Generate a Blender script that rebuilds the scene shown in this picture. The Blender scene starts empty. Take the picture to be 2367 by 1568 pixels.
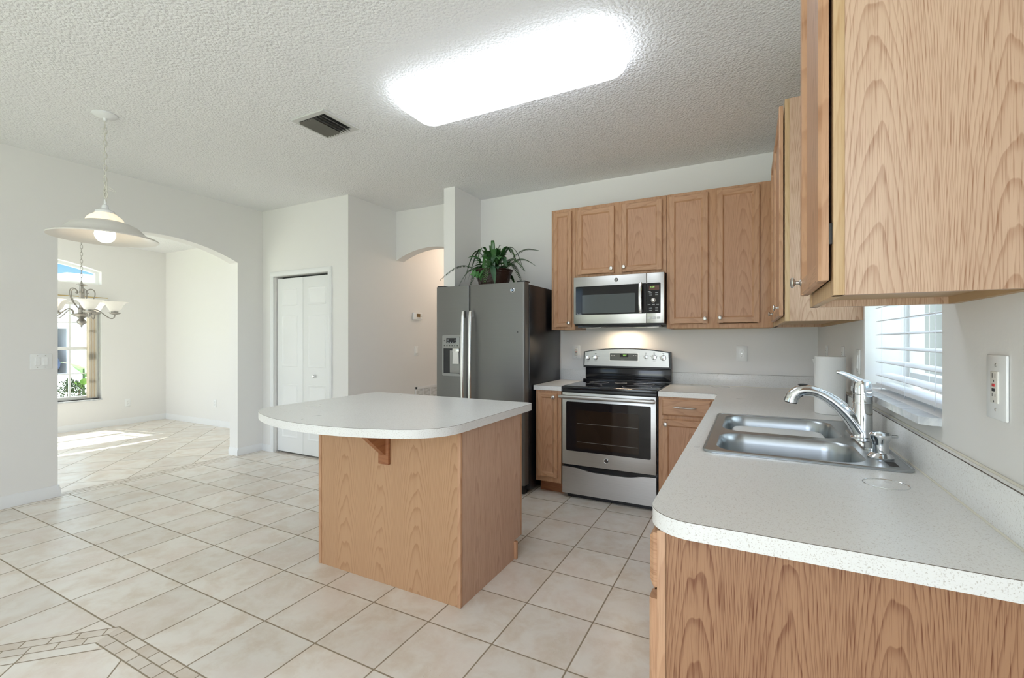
import bpy, bmesh, math, random
from mathutils import Matrix, Vector
random.seed(7)
PI = math.pi
sc = bpy.context.scene
col = sc.collection

# ------------------------------------------------------------------ camera
cam_d = bpy.data.cameras.new('camera')
cam_d.sensor_width = 36.0
cam_d.lens = 36.0 * 1056.0 / 2367.0
cam_d.shift_y = (786.0 - 784.0) / 2367.0
cam_d.clip_start = 0.02
cam = bpy.data.objects.new('camera', cam_d)
cam.location = (0, 0, 1.30)
cam.rotation_euler = (PI / 2, 0, math.radians(27.52))
col.objects.link(cam)
sc.camera = cam

# ------------------------------------------------------------------ view, world, sun, added fill lamps
sc.view_settings.view_transform = 'Standard'
sc.view_settings.look = 'None'
sc.view_settings.exposure = 0.32
sc.view_settings.gamma = 1.0
sc.view_settings.use_curve_mapping = False
sc.cycles.use_denoising = True
sc.cycles.max_bounces = 10
sc.cycles.diffuse_bounces = 6
sc.cycles.glossy_bounces = 4
sc.cycles.transmission_bounces = 8
sc.cycles.caustics_reflective = False
sc.cycles.caustics_refractive = False
sc.cycles.sample_clamp_indirect = 6.0

world = bpy.data.worlds.new('world')
sc.world = world
world.use_nodes = True
wn = world.node_tree.nodes; wl = world.node_tree.links
wn.clear()
w_out = wn.new('ShaderNodeOutputWorld'); w_bg = wn.new('ShaderNodeBackground')
w_tc = wn.new('ShaderNodeTexCoord'); w_sep = wn.new('ShaderNodeSeparateXYZ')
w_ramp = wn.new('ShaderNodeValToRGB')
e = w_ramp.color_ramp.elements
e[0].position = 0.0; e[0].color = (0.80, 0.86, 0.90, 1)
e[1].position = 1.0; e[1].color = (0.80, 0.90, 1.0, 1)
a = w_ramp.color_ramp.elements.new(0.35); a.color = (0.85, 0.93, 1.0, 1)
a = w_ramp.color_ramp.elements.new(0.06); a.color = (0.62, 0.84, 1.0, 1)
a = w_ramp.color_ramp.elements.new(0.12); a.color = (0.30, 0.62, 0.95, 1)
wl.new(w_tc.outputs['Generated'], w_sep.inputs[0])
wl.new(w_sep.outputs['Z'], w_ramp.inputs[0])
wl.new(w_ramp.outputs[0], w_bg.inputs[0])
w_mr = wn.new('ShaderNodeMapRange'); w_mr.interpolation_type = 'SMOOTHSTEP'
w_mr.inputs[1].default_value = 0.14; w_mr.inputs[2].default_value = 0.42; w_mr.inputs[3].default_value = 1.0; w_mr.inputs[4].default_value = 2.6
wl.new(w_sep.outputs['Z'], w_mr.inputs[0]); w_mx = wn.new('ShaderNodeMapRange'); w_mx.interpolation_type = 'SMOOTHSTEP'   # brighter half of the sky, on the garden side
w_mx.inputs[1].default_value = 0.1; w_mx.inputs[2].default_value = 0.7; w_mx.inputs[3].default_value = 1.0; w_mx.inputs[4].default_value = 2.0
w_mm = wn.new('ShaderNodeMath'); w_mm.operation = 'MULTIPLY'
wl.new(w_sep.outputs['X'], w_mx.inputs[0]); wl.new(w_mr.outputs[0], w_mm.inputs[0]); wl.new(w_mx.outputs[0], w_mm.inputs[1]); wl.new(w_mm.outputs[0], w_bg.inputs[1])
wl.new(w_bg.outputs[0], w_out.inputs[0])

def add_light(name, kind, loc, rot=(0, 0, 0), **kw):
    d = bpy.data.lights.new(name, kind)
    for k, v in kw.items(): setattr(d, k, v)
    o = bpy.data.objects.new(name, d); o.location = loc; o.rotation_euler = rot
    col.objects.link(o)
    return o
SUN_DIR = Vector((1.5, 0.25, -1.92)).normalized()
sun = add_light('sun', 'SUN', (-14, 0, 12), energy=7.0, angle=0.01, color=(1.0, 0.96, 0.88))
sun.rotation_euler = SUN_DIR.to_track_quat('-Z', 'Y').to_euler()
# unseen area lamps added behind the viewer to brighten the room
add_light('added_rear_fill', 'AREA', (-4.25, -2.70, 1.3), (PI / 2, 0, 0), energy=6, shape='RECTANGLE', size=1.5, size_y=2.3, color=(0.83, 0.885, 1.0))
add_light('added_rear_fill', 'AREA', (-0.65, -2.70, 1.3), (PI / 2, 0, 0), energy=52, shape='RECTANGLE', size=1.8, size_y=2.3, color=(0.83, 0.885, 1.0))
add_light('added_dining_fill', 'AREA', (-6.9, -1.35, 1.3), (PI / 2, 0, 0), energy=30, shape='RECTANGLE', size=2.4, size_y=2.3, color=(0.92, 0.95, 1.0))  # unseen lamp added at the side to brighten the dining room
for nm, lc, rt, sx, sy in (('portal_kitchen', (0.70, 2.12, 1.6), (0, PI / 2, 0), 1.2, 1.0), ('portal_dining', (-8.75, 2.3, 1.35), (0, -PI / 2, 0), 2.2, 2.0)):
    p = add_light(nm, 'AREA', lc, rt, shape='RECTANGLE', size=sx, size_y=sy)
    p.data.cycles.is_portal = True

# ------------------------------------------------------------------ node helper / materials
class NT:
    def __init__(s, name):
        s.m = bpy.data.materials.new(name); s.m.use_nodes = True
        s.t = s.m.node_tree; s.t.nodes.clear()
        s.out = s.t.nodes.new('ShaderNodeOutputMaterial')
        s.b = s.t.nodes.new('ShaderNodeBsdfPrincipled')
        s.t.links.new(s.b.outputs[0], s.out.inputs[0])
    def n(s, ty, **kw):
        x = s.t.nodes.new(ty)
        for k, v in kw.items(): setattr(x, k, v)
        return x
    def set(s, sock, v):
        if isinstance(v, (int, float)): sock.default_value = v
        elif isinstance(v, (tuple, list)): sock.default_value = tuple(v) if len(v) == len(sock.default_value) else tuple(v) + (1,)
        else: s.t.links.new(v, sock)
    def math(s, op, a, b=None, c=None, clamp=False):
        x = s.n('ShaderNodeMath', operation=op, use_clamp=clamp)
        for i, v in enumerate((a, b, c)):
            if v is not None: s.set(x.inputs[i], v)
        return x.outputs[0]
    def mix(s, f, a, b, blend='MIX'):
        x = s.n('ShaderNodeMix', data_type='RGBA', blend_type=blend)
        s.set(x.inputs[0], f); s.set(x.inputs[6], a); s.set(x.inputs[7], b)
        return x.outputs[2]
    def mixf(s, f, a, b):
        x = s.n('ShaderNodeMix', data_type='FLOAT')
        s.set(x.inputs[0], f); s.set(x.inputs[2], a); s.set(x.inputs[3], b)
        return x.outputs[0]
    def xyz(s, x, y, z):
        c = s.n('ShaderNodeCombineXYZ')
        for i, v in enumerate((x, y, z)): s.set(c.inputs[i], v)
        return c.outputs[0]
    def coord(s):
        tc = s.n('ShaderNodeTexCoord'); sp = s.n('ShaderNodeSeparateXYZ')
        s.t.links.new(tc.outputs['Object'], sp.inputs[0])
        return tc.outputs['Object'], sp.outputs[0], sp.outputs[1], sp.outputs[2]
    def noise(s, vec, scale, detail=2.0, rough=0.5, dist=0.0):
        x = s.n('ShaderNodeTexNoise')
        s.set(x.inputs['Vector'], vec); s.set(x.inputs['Scale'], scale); s.set(x.inputs['Detail'], detail)
        s.set(x.inputs['Roughness'], rough); s.set(x.inputs['Distortion'], dist)
        return x.outputs['Fac']
    def ramp(s, f, stops):
        x = s.n('ShaderNodeValToRGB'); el = x.color_ramp.elements
        while len(el) < len(stops): el.new(0.5)
        for q, (p, c) in zip(el, stops):
            q.position = p; q.color = tuple(c) + (1,) if len(c) == 3 else c
        s.set(x.inputs[0], f)
        return x.outputs[0]
    def smooth(s, v, lo, hi):
        x = s.n('ShaderNodeMapRange', interpolation_type='SMOOTHSTEP')
        s.set(x.inputs[0], v); s.set(x.inputs[1], lo); s.set(x.inputs[2], hi)
        return x.outputs[0]
    def bump(s, h, strength=0.3, dist=0.01):
        x = s.n('ShaderNodeBump'); s.set(x.inputs['Strength'], strength); s.set(x.inputs['Distance'], dist); s.set(x.inputs['Height'], h)
        s.t.links.new(x.outputs[0], s.b.inputs['Normal'])
    def base(s, c, rough=0.5, metal=0.0, spec=0.5):
        s.set(s.b.inputs['Base Color'], c); s.set(s.b.inputs['Roughness'], rough)
        s.set(s.b.inputs['Metallic'], metal); s.set(s.b.inputs['Specular IOR Level'], spec)
        return s
    def rnd(s, k=37.0):
        o = s.n('ShaderNodeObjectInfo')
        return s.math('MULTIPLY', o.outputs['Random'], k)

def lin(r, g, b):
    f = lambda v: (v / 255.0 / 12.92) if v / 255.0 <= 0.04045 else ((v / 255.0 + 0.055) / 1.055) ** 2.4
    return (f(r), f(g), f(b))

def plain(name, c, rough=0.5, metal=0.0, spec=0.5, emit=None, estr=0.0, var=0.0, bscale=0, bstr=0.1, trans=0.0, coat=0.0):
    m = NT(name)
    cc = c
    if var:
        o, x, y, z = m.coord()
        f = m.noise(o, 6.0, 4.0)
        cc = m.mix(f, tuple(v * (1 - var) for v in c), tuple(min(1, v * (1 + var)) for v in c))
    m.base(cc, rough, metal, spec)
    if emit:
        m.set(m.b.inputs['Emission Color'], emit); m.set(m.b.inputs['Emission Strength'], estr)
    if bscale:
        o, x, y, z = m.coord()
        m.bump(m.noise(o, bscale, 3.0), bstr, 0.002)
    if trans: m.set(m.b.inputs['Transmission Weight'], trans)
    if coat: m.set(m.b.inputs['Coat Weight'], coat)
    return m.m

def oak(name, horiz=False, c1=(0.50, 0.305, 0.185), c2=(0.29, 0.135, 0.062), K=2.0, period=0.30, curve=70.0, freq=4.0, line=0.55, warp=0.9, pore=0.35, rough=0.42, off=None):
    m = NT(name)
    o, x, y, z = m.coord()
    r = m.rnd() if off is None else off
    xy = m.math('ADD', x, y)
    a, l = (z, xy) if horiz else (xy, z)
    a = m.math('ADD', a, m.math('MULTIPLY', r, 0.113) if not isinstance(r, (int, float)) else r * 0.113)
    l = m.math('ADD', l, m.math('MULTIPLY', r, 0.71) if not isinstance(r, (int, float)) else r * 0.71)
    # nested arches: parabola around the heart of every flitch
    c = m.math('SUBTRACT', m.math('PINGPONG', a, period / 2), period * 0.02)
    wv = m.noise(m.xyz(m.math('MULTIPLY', a, 5.0), m.math('MULTIPLY', l, 0.8), r), 1.0, 3.0, 0.6)
    wv2 = m.noise(m.xyz(m.math('MULTIPLY', a, 22.0), m.math('MULTIPLY', l, 4.0), r), 1.0, 2.0)
    cc = m.math('MULTIPLY', m.math('MULTIPLY', c, c), curve)
    v = m.math('ADD', m.math('ADD', m.math('MULTIPLY', l, K), cc), m.math('ADD', m.math('MULTIPLY', wv, warp), m.math('MULTIPLY', wv2, 0.16)))
    fr = m.math('FRACT', m.math('MULTIPLY', v, freq))
    ln = m.math('ADD', m.math('MULTIPLY', m.math('POWER', fr, 2.0), 0.45), m.math('MULTIPLY', m.smooth(fr, 0.62, 0.92), 0.55))
    ln = m.math('MULTIPLY', ln, m.math('SUBTRACT', 1.0, m.smooth(fr, 0.94, 1.0)))
    # pores: short dark dashes along the grain
    p1 = m.noise(m.xyz(m.math('MULTIPLY', a, 520.0), m.math('MULTIPLY', l, 11.0), r), 1.0, 2.0)
    pores = m.smooth(p1, 0.50, 0.66)
    st = m.noise(m.xyz(m.math('MULTIPLY', a, 70.0), m.math('MULTIPLY', l, 1.3), r), 1.0, 3.0)
    big = m.noise(m.xyz(m.math('MULTIPLY', a, 3.0), m.math('MULTIPLY', l, 0.6), r), 1.0, 1.0)
    f = m.math('ADD', m.math('MULTIPLY', ln, line), m.math('MULTIPLY', pores, pore))
    f = m.math('ADD', f, m.math('MULTIPLY', m.math('SUBTRACT', st, 0.5), 0.55))
    f = m.math('ADD', f, m.math('MULTIPLY', m.math('SUBTRACT', big, 0.5), 0.35), clamp=True)
    colr = m.mix(f, c1, c2)
    m.base(colr, rough, 0, 0.4)
    m.bump(m.math('SUBTRACT', 1.0, pores), 0.06, 0.001)
    return m.m

M = {}
OC1, OC2 = (0.54, 0.315, 0.185), (0.31, 0.14, 0.064)
M['oak_v'] = oak('oak_vertical', False, OC1, OC2, K=0.9, period=0.16, curve=40, freq=5.0, line=0.35)
M['oak_h'] = oak('oak_horizontal', True, OC1, OC2, K=0.9, period=0.16, curve=40, freq=5.0, line=0.35)
M['oak_pan'] = oak('oak_door_panel', False, (0.53, 0.305, 0.185), (0.30, 0.135, 0.062), K=1.4, period=0.26, curve=130, freq=5.0, line=0.4, warp=0.5)
M['oak_side'] = oak('oak_cabinet_end', False, (0.60, 0.415, 0.295), (0.31, 0.155, 0.085), K=1.2, period=0.20, curve=150, freq=9.0, line=0.45, warp=0.6, pore=0.50, off=4.0)
M['oak_base'] = oak('oak_base_end', False, (0.37, 0.20, 0.108), (0.145, 0.045, 0.016), K=1.2, period=0.17, curve=170, freq=9.0, line=0.55, warp=0.65, pore=0.55, off=2.96)  # darker copy of the cabinet oak, dimmer light put into the colour
M['oak_ply'] = oak('oak_plywood', False, (0.49, 0.295, 0.165), (0.32, 0.155, 0.072), K=1.1, period=0.25, curve=75, freq=8.0, line=0.55, warp=0.5, pore=0.16, off=5.2)
M['oak_isl'] = oak('oak_island_end', False, (0.60, 0.41, 0.30), (0.36, 0.19, 0.12), K=0.8, period=0.22, curve=190, freq=5.0, line=0.35, warp=0.5, pore=0.45)
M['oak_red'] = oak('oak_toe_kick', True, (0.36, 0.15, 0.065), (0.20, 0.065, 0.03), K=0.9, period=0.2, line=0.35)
M['oak_blond'] = oak('oak_blond_edge', False, (0.58, 0.40, 0.225), (0.40, 0.225, 0.09), K=0.7, period=0.2, curve=40, freq=5, line=0.3)
M['raw_ply'] = plain('raw_cabinet_underside', (0.50, 0.34, 0.19), 0.6, var=0.12)

def wall_paint(name, c):
    m = NT(name)
    o, x, y, z = m.coord()
    m.base(c, 0.62, 0, 0.25)
    m.bump(m.noise(o, 55.0, 3.0), 0.10, 0.004)
    return m.m
M['wall'] = wall_paint('cream_wall_paint', (0.80, 0.79, 0.775))
M['white'] = plain('white_gloss_paint', (0.83, 0.84, 0.84), 0.35)
M['trimw'] = plain('white_trim_paint', (0.80, 0.81, 0.82), 0.4)
M['plastic'] = plain('white_plastic', (0.84, 0.85, 0.85), 0.3)
M['ivory'] = plain('ivory_plastic', (0.78, 0.76, 0.70), 0.35)
M['slot'] = plain('dark_slot', (0.03, 0.03, 0.03), 0.6)
M['redp'] = plain('red_button', (0.65, 0.03, 0.03), 0.4)
M['black'] = plain('black_plastic', (0.012, 0.012, 0.014), 0.35)

def ceiling_mat():
    m = NT('popcorn_ceiling')
    o, x, y, z = m.coord()
    v = m.n('ShaderNodeTexVoronoi', feature='F1'); m.set(v.inputs['Vector'], o); m.set(v.inputs['Scale'], 62.0)
    nz = m.noise(o, 95.0, 3.0, 0.65)
    h = m.math('ADD', m.math('SUBTRACT', 1.0, v.outputs['Distance']), m.math('MULTIPLY', nz, 1.3))
    m.base((0.90, 0.90, 0.905), 0.9, 0, 0.1)
    m.bump(h, 0.6, 0.012)
    return m.m
M['ceil'] = ceiling_mat()

def floor_mat():
    m = NT('ceramic_floor_tile')
    o, x, y, z = m.coord()
    R2 = 0.70710678
    pp = lambda v: m.math('PINGPONG', v, 0.5)
    sub = lambda a, b: m.math('SUBTRACT', a, b)
    add = lambda a, b: m.math('ADD', a, b)
    mul = lambda a, b: m.math('MULTIPLY', a, b)
    # straight grid
    gx = m.math('DIVIDE', add(x, 0.640), 0.3375); gy = m.math('DIVIDE', sub(y, 1.690), 0.345)
    dg = m.math('MINIMUM', mul(pp(gx), 0.3375), mul(pp(gy), 0.345))
    # diagonal grid
    u = mul(add(x, y), R2); v = mul(sub(x, y), R2)
    hx = m.math('DIVIDE', sub(u, 0.245), 0.40); hy = m.math('DIVIDE', add(v, 0.35), 0.40)
    dd = m.math('MINIMUM', mul(pp(hx), 0.40), mul(pp(hy), 0.40))
    # border bands
    l1 = sub(y, 1.013); l2 = mul(sub(sub(y, x), 3.545), R2)
    D = m.math('MAXIMUM', l1, l2)
    leg1 = m.math('GREATER_THAN', l1, l2)
    D3 = add(x, 5.075)
    dining = m.math('LESS_THAN', D3, D)
    Dm = m.math('MINIMUM', D, D3)
    t = m.mixf(leg1, u, x); t = m.mixf(dining, t, y)
    row = m.math('FLOOR', m.math('DIVIDE', Dm, 0.05))
    tt = add(m.math('DIVIDE', t, 0.097), mul(row, 0.5))
    db = m.math('MINIMUM', mul(pp(tt), 0.097), mul(pp(m.math('DIVIDE', Dm, 0.05)), 0.05))
    inside = m.math('LESS_THAN', Dm, 0.0)
    deep = m.math('LESS_THAN', Dm, -0.1)
    d = m.mixf(inside, dg, m.mixf(deep, db, dd))
    # keep a joint along the band borders
    edge = m.math('MINIMUM', m.math('ABSOLUTE', Dm), m.math('ABSOLUTE', add(Dm, 0.1)))
    d = m.math('MINIMUM', d, edge)
    gw = m.mixf(inside, 0.0036, m.mixf(deep, 0.0028, 0.0034))
    grout = sub(1.0, m.smooth(d, m.math('MULTIPLY', gw, 0.7), m.math('MULTIPLY', gw, 1.15)))
    # per tile tone
    ix = m.mixf(inside, m.math('FLOOR', gx), m.mixf(deep, m.math('FLOOR', tt), m.math('FLOOR', hx)))
    iy = m.mixf(inside, m.math('FLOOR', gy), m.mixf(deep, row, m.math('FLOOR', hy)))
    wn_ = m.n('ShaderNodeTexWhiteNoise', noise_dimensions='3D'); m.set(wn_.inputs[0], m.xyz(ix, iy, add(mul(inside, 3.0), deep)))
    tr = wn_.outputs['Value']
    n1 = m.noise(m.xyz(x, y, mul(tr, 40.0)), 6.5, 5.0, 0.62, 0.4)
    n2 = m.noise(m.xyz(x, y, mul(tr, 23.0)), 26.0, 5.0, 0.7)
    n3 = m.noise(m.xyz(x, y, 5.0), 3.4, 3.0)
    n4 = m.noise(m.xyz(x, y, 1.0), 190.0, 2.0)
    cA, cB, cC = (0.79, 0.755, 0.70), (0.68, 0.60, 0.51), (0.75, 0.66, 0.60)
    tile = m.mix(m.smooth(n1, 0.36, 0.68), cA, cB)
    tile = m.mix(mul(m.smooth(n3, 0.45, 0.68), 0.55), tile, cC)
    tile = m.mix(mul(m.smooth(n2, 0.42, 0.75), 0.45), tile, (0.82, 0.78, 0.72))
    # dark pits in clusters
    pits = mul(mul(m.smooth(n4, 0.60, 0.70), m.smooth(n1, 0.54, 0.66)), m.smooth(n2, 0.50, 0.62))
    tile = m.mix(mul(pits, 0.6), tile, (0.27, 0.225, 0.18))
    tone = add(0.93, mul(tr, 0.11))
    tile = m.mix(1.0, tile, m.xyz(tone, tone, tone), 'MULTIPLY')
    band = mul(inside, sub(1.0, deep))
    tile = m.mix(mul(band, 0.35), tile, m.mix(tr, (0.46, 0.36, 0.275), (0.60, 0.53, 0.45)))
    c = m.mix(grout, tile, (0.29, 0.235, 0.165))
    m.base(c, m.mixf(grout, m.math('ADD', 0.23, mul(n2, 0.16)), 0.8), 0, 0.55)
    h = sub(sub(mul(n1, 0.25), mul(grout, 1.2)), mul(pits, 0.5))
    h = add(h, mul(n2, 0.22))
    m.bump(h, 0.25, 0.004)
    return m.m
M['floor'] = floor_mat()

def laminate(name, base_c=(0.78, 0.78, 0.765)):
    m = NT(name)
    o, x, y, z = m.coord()
    n1 = m.noise(o, 330.0, 2.0, 0.6); n2 = m.noise(o, 150.0, 2.0, 0.6); n3 = m.noise(o, 3.0, 3.0)
    c = m.mix(m.smooth(n1, 0.56, 0.70), base_c, (0.53, 0.50, 0.46))
    c = m.mix(m.math('MULTIPLY', m.smooth(n2, 0.56, 0.70), 0.5), c, (0.74, 0.73, 0.70))
    m.base(c, m.math('ADD', 0.22, m.math('MULTIPLY', n3, 0.16)), 0, 0.5)
    return m.m
M['lam'] = laminate('speckled_laminate')
M['seam'] = plain('laminate_seam', (0.10, 0.075, 0.055), 0.5)
M['caulk'] = plain('caulk', (0.74, 0.71, 0.62), 0.5)

def brushed(name, c, rough, axis='x', metal=1.0, amp=0.12):
    m = NT(name)
    o, x, y, z = m.coord()
    s = {'x': m.xyz(m.math('MULTIPLY', x, 2.0), m.math('MULTIPLY', y, 2.0), m.math('MULTIPLY', z, 500.0)), 'z': m.xyz(m.math('MULTIPLY', x, 500.0), m.math('MULTIPLY', y, 500.0), m.math('MULTIPLY', z, 2.0))}[axis]
    n = m.noise(s, 1.0, 2.0)
    m.base(m.mix(n, tuple(v * (1 - amp) for v in c), tuple(min(1, v * (1 + amp)) for v in c)), m.math('ADD', rough, m.math('MULTIPLY', m.math('SUBTRACT', n, 0.5), 0.08)), metal)
    return m.m
M['steel'] = brushed('brushed_stainless', (0.54, 0.535, 0.52), 0.36)
M['steel_v'] = brushed('polished_handle_steel', (0.72, 0.72, 0.71), 0.24, 'z')
M['slate'] = brushed('slate_grey_metal', (0.175, 0.172, 0.165), 0.42, 'x', 0.65, 0.06)
M['slate_lt'] = plain('dispenser_grey', (0.30, 0.30, 0.29), 0.4, 0.5)
M['sinkm'] = plain('sink_steel', (0.44, 0.47, 0.49), 0.30, 1.0, var=0.12, bscale=25, bstr=0.05)
M['chrome'] = plain('chrome', (0.82, 0.84, 0.86), 0.06, 1.0)
M['nickel'] = plain('satin_nickel', (0.62, 0.60, 0.57), 0.30, 1.0)
M['fridge_side'] = plain('fridge_black_side', (0.014, 0.014, 0.016), 0.28, 0, 0.5, bscale=180, bstr=0.15)
M['glassblk'] = plain('black_glass', (0.010, 0.010, 0.012), 0.05, 0, 0.5)
M['oven_win'] = plain('oven_window', (0.020, 0.013, 0.009), 0.06, 0, 0.5)
M['mw_win'] = plain('microwave_window_screen', (0.085, 0.10, 0.105), 0.09, 0, 0.6)
M['enamel'] = plain('black_enamel', (0.012, 0.013, 0.016), 0.12)
M['grey_btn'] = plain('light_grey_button', (0.75, 0.76, 0.76), 0.4)
M['print'] = plain('pale_print', (0.48, 0.50, 0.52), 0.5)
M['ink'] = plain('dark_print', (0.04, 0.04, 0.04), 0.5)
M['lcd'] = plain('amber_lcd', (0.10, 0.035, 0.01), 0.2)
M['digit'] = plain('green_digits', (0.1, 0.3, 0.05), 0.5, emit=(0.45, 0.8, 0.2), estr=0.8)
M['marble'] = None
def marble():
    m = NT('grey_veined_marble')
    o, x, y, z = m.coord()
    n = m.noise(o, 9.0, 6.0, 0.65, 1.2)
    m.base(m.mix(m.smooth(n, 0.35, 0.7), (0.74, 0.76, 0.78), (0.50, 0.53, 0.57)), 0.25)
    return m.m
M['marble'] = marble()
M['blind'] = plain('white_blind_slat', (0.80, 0.82, 0.86), 0.45)
M['paper'] = plain('paper_towel', (0.82, 0.82, 0.81), 0.9, bscale=140, bstr=0.5)
M['beige'] = plain('beige_plastic', (0.62, 0.53, 0.42), 0.4)
M['vent'] = plain('painted_metal_vent', (0.62, 0.62, 0.60), 0.5)
M['ventblade'] = plain('dark_vent_metal', (0.20, 0.195, 0.17), 0.5)  # dark grey for the ceiling vent blades and return grille backing
M['cream_metal'] = plain('cream_painted_metal', (0.66, 0.64, 0.58), 0.4)
M['shade'] = plain('frosted_glass_shade', (0.72, 0.70, 0.66), 0.35, spec=0.4, trans=0.0)
M['shade_lit'] = plain('lit_frosted_glass', (0.85, 0.78, 0.66), 0.4, emit=(1.0, 0.82, 0.58), estr=0.55)
M['bulb'] = plain('lit_bulb', (1, 0.95, 0.85), 0.4, emit=(1.0, 0.86, 0.66), estr=5.0)
M['alab'] = plain('lit_alabaster_glass', (0.85, 0.80, 0.70), 0.4, emit=(1.0, 0.87, 0.68), estr=0.75)
M['alab_off'] = plain('alabaster_glass', (0.80, 0.79, 0.74), 0.4, emit=(1.0, 0.93, 0.80), estr=0.18)
M['pewter'] = plain('pewter_metal', (0.36, 0.345, 0.32), 0.38, 0.9)
M['brass'] = plain('brass_rod', (0.55, 0.38, 0.12), 0.3, 0.9)
M['fluor'] = plain('fluorescent_diffuser', (0.15, 0.155, 0.16), 0.35, emit=(0.86, 0.925, 1.0), estr=4.5)
M['halo_glow'] = plain('added_halo_glow', (0.9, 0.92, 0.93), 0.4, emit=(0.86, 0.925, 1.0), estr=24.0)  # strong glow added to lighten the ceiling around the fixture
M['glass'] = None
def glass():
    m = NT('window_glass')
    m.t.nodes.remove(m.b)
    t = m.n('ShaderNodeBsdfTransparent'); g = m.n('ShaderNodeBsdfGlossy'); mx = m.n('ShaderNodeMixShader')
    m.set(t.inputs[0], (0.94, 0.97, 0.97, 1)); m.set(g.inputs['Roughness'], 0.02)
    lw = m.n('ShaderNodeLayerWeight'); fac = m.math('ADD', 0.02, m.math('MULTIPLY', m.math('POWER', lw.outputs['Facing'], 5.0), 0.5))
    m.t.links.new(fac, mx.inputs[0]); m.t.links.new(t.outputs[0], mx.inputs[1]); m.t.links.new(g.outputs[0], mx.inputs[2])
    m.t.links.new(mx.outputs[0], m.out.inputs[0])
    return m.m
M['glass'] = glass()
def vane(name, c):
    m = NT(name); m.base(c, 0.6)
    tr = m.n('ShaderNodeBsdfTranslucent'); m.set(tr.inputs[0], c + (1,)); mx = m.n('ShaderNodeMixShader'); mx.inputs[0].default_value = 0.45
    m.t.links.new(m.b.outputs[0], mx.inputs[1]); m.t.links.new(tr.outputs[0], mx.inputs[2]); m.t.links.new(mx.outputs[0], m.out.inputs[0])
    return m.m
M['vane'] = vane('translucent_white_vane', (0.86, 0.84, 0.79)); M['vane_b'] = vane('translucent_beige_vane', (0.80, 0.70, 0.56))
def leafm(name, c1, c2, rough=0.35):
    m = NT(name)
    o, x, y, z = m.coord()
    m.base(m.mix(m.noise(o, 18.0, 2.0), c1, c2), rough)
    return m.m
M['fern'] = leafm('fern_green', (0.012, 0.045, 0.012), (0.045, 0.13, 0.03))
M['strap'] = leafm('strap_leaf_green', (0.012, 0.04, 0.015), (0.05, 0.17, 0.035), 0.25)
M['varieg'] = leafm('variegated_leaf', (0.10, 0.19, 0.11), (0.02, 0.07, 0.035), 0.3)
M['ivy'] = leafm('ivy_green', (0.03, 0.11, 0.03), (0.08, 0.24, 0.06), 0.4)
M['moss'] = leafm('dry_moss', (0.16, 0.18, 0.05), (0.30, 0.28, 0.09), 0.8)
M['pot'] = plain('dark_wicker_pot', (0.030, 0.012, 0.008), 0.4, bscale=90, bstr=0.8, var=0.5)
M['stucco'] = plain('white_stucco', (0.72, 0.72, 0.72), 0.9, bscale=22, bstr=0.9)
M['stucco2'] = plain('cream_stucco', (0.34, 0.33, 0.305), 0.9, bscale=30, bstr=0.9)
M['shingle'] = plain('grey_shingle', (0.50, 0.50, 0.51), 0.9, var=0.2, bscale=14, bstr=0.6)
M['lawn'] = plain('lawn_ground', (0.30, 0.36, 0.16), 0.95, var=0.3)
M['drive'] = plain('concrete_drive', (0.66, 0.66, 0.65), 0.9, var=0.08)
M['carpaint'] = plain('dark_blue_car_paint', (0.02, 0.04, 0.10), 0.18, 0.3, coat=0.6)
M['carglass'] = plain('car_glass', (0.03, 0.04, 0.05), 0.08)
M['bark'] = plain('shrub_stem', (0.12, 0.08, 0.05), 0.8)
M['bush'] = leafm('shrub_green', (0.03, 0.055, 0.025), (0.10, 0.15, 0.06), 0.6)
M['banana'] = leafm('broad_leaf_green', (0.12, 0.25, 0.07), (0.30, 0.48, 0.14), 0.4)
M['alu'] = plain('grey_aluminium', (0.35, 0.37, 0.40), 0.4, 0.6)

# ------------------------------------------------------------------ mesh builder
I4 = Matrix.Identity(4)
def frame(o, u, v, w):
    m = Matrix.Identity(4)
    for i, a in enumerate((u, v, w)):
        for r in range(3): m[r][i] = a[r]
    for r in range(3): m[r][3] = o[r]
    return m
X, Y, Z = Vector((1, 0, 0)), Vector((0, 1, 0)), Vector((0, 0, 1))
def F_south(x, y, z=0): return frame((x, y, z), X, Z, -Y)      # looks towards the viewer from the back wall
def F_west(x, y, z=0): return frame((x, y, z), -Y, Z, -X)      # looks into the room from the right wall
def F_north(x, y, z=0): return frame((x, y, z), -X, Z, Y)
def F_east(x, y, z=0): return frame((x, y, z), Y, Z, X)

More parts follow.
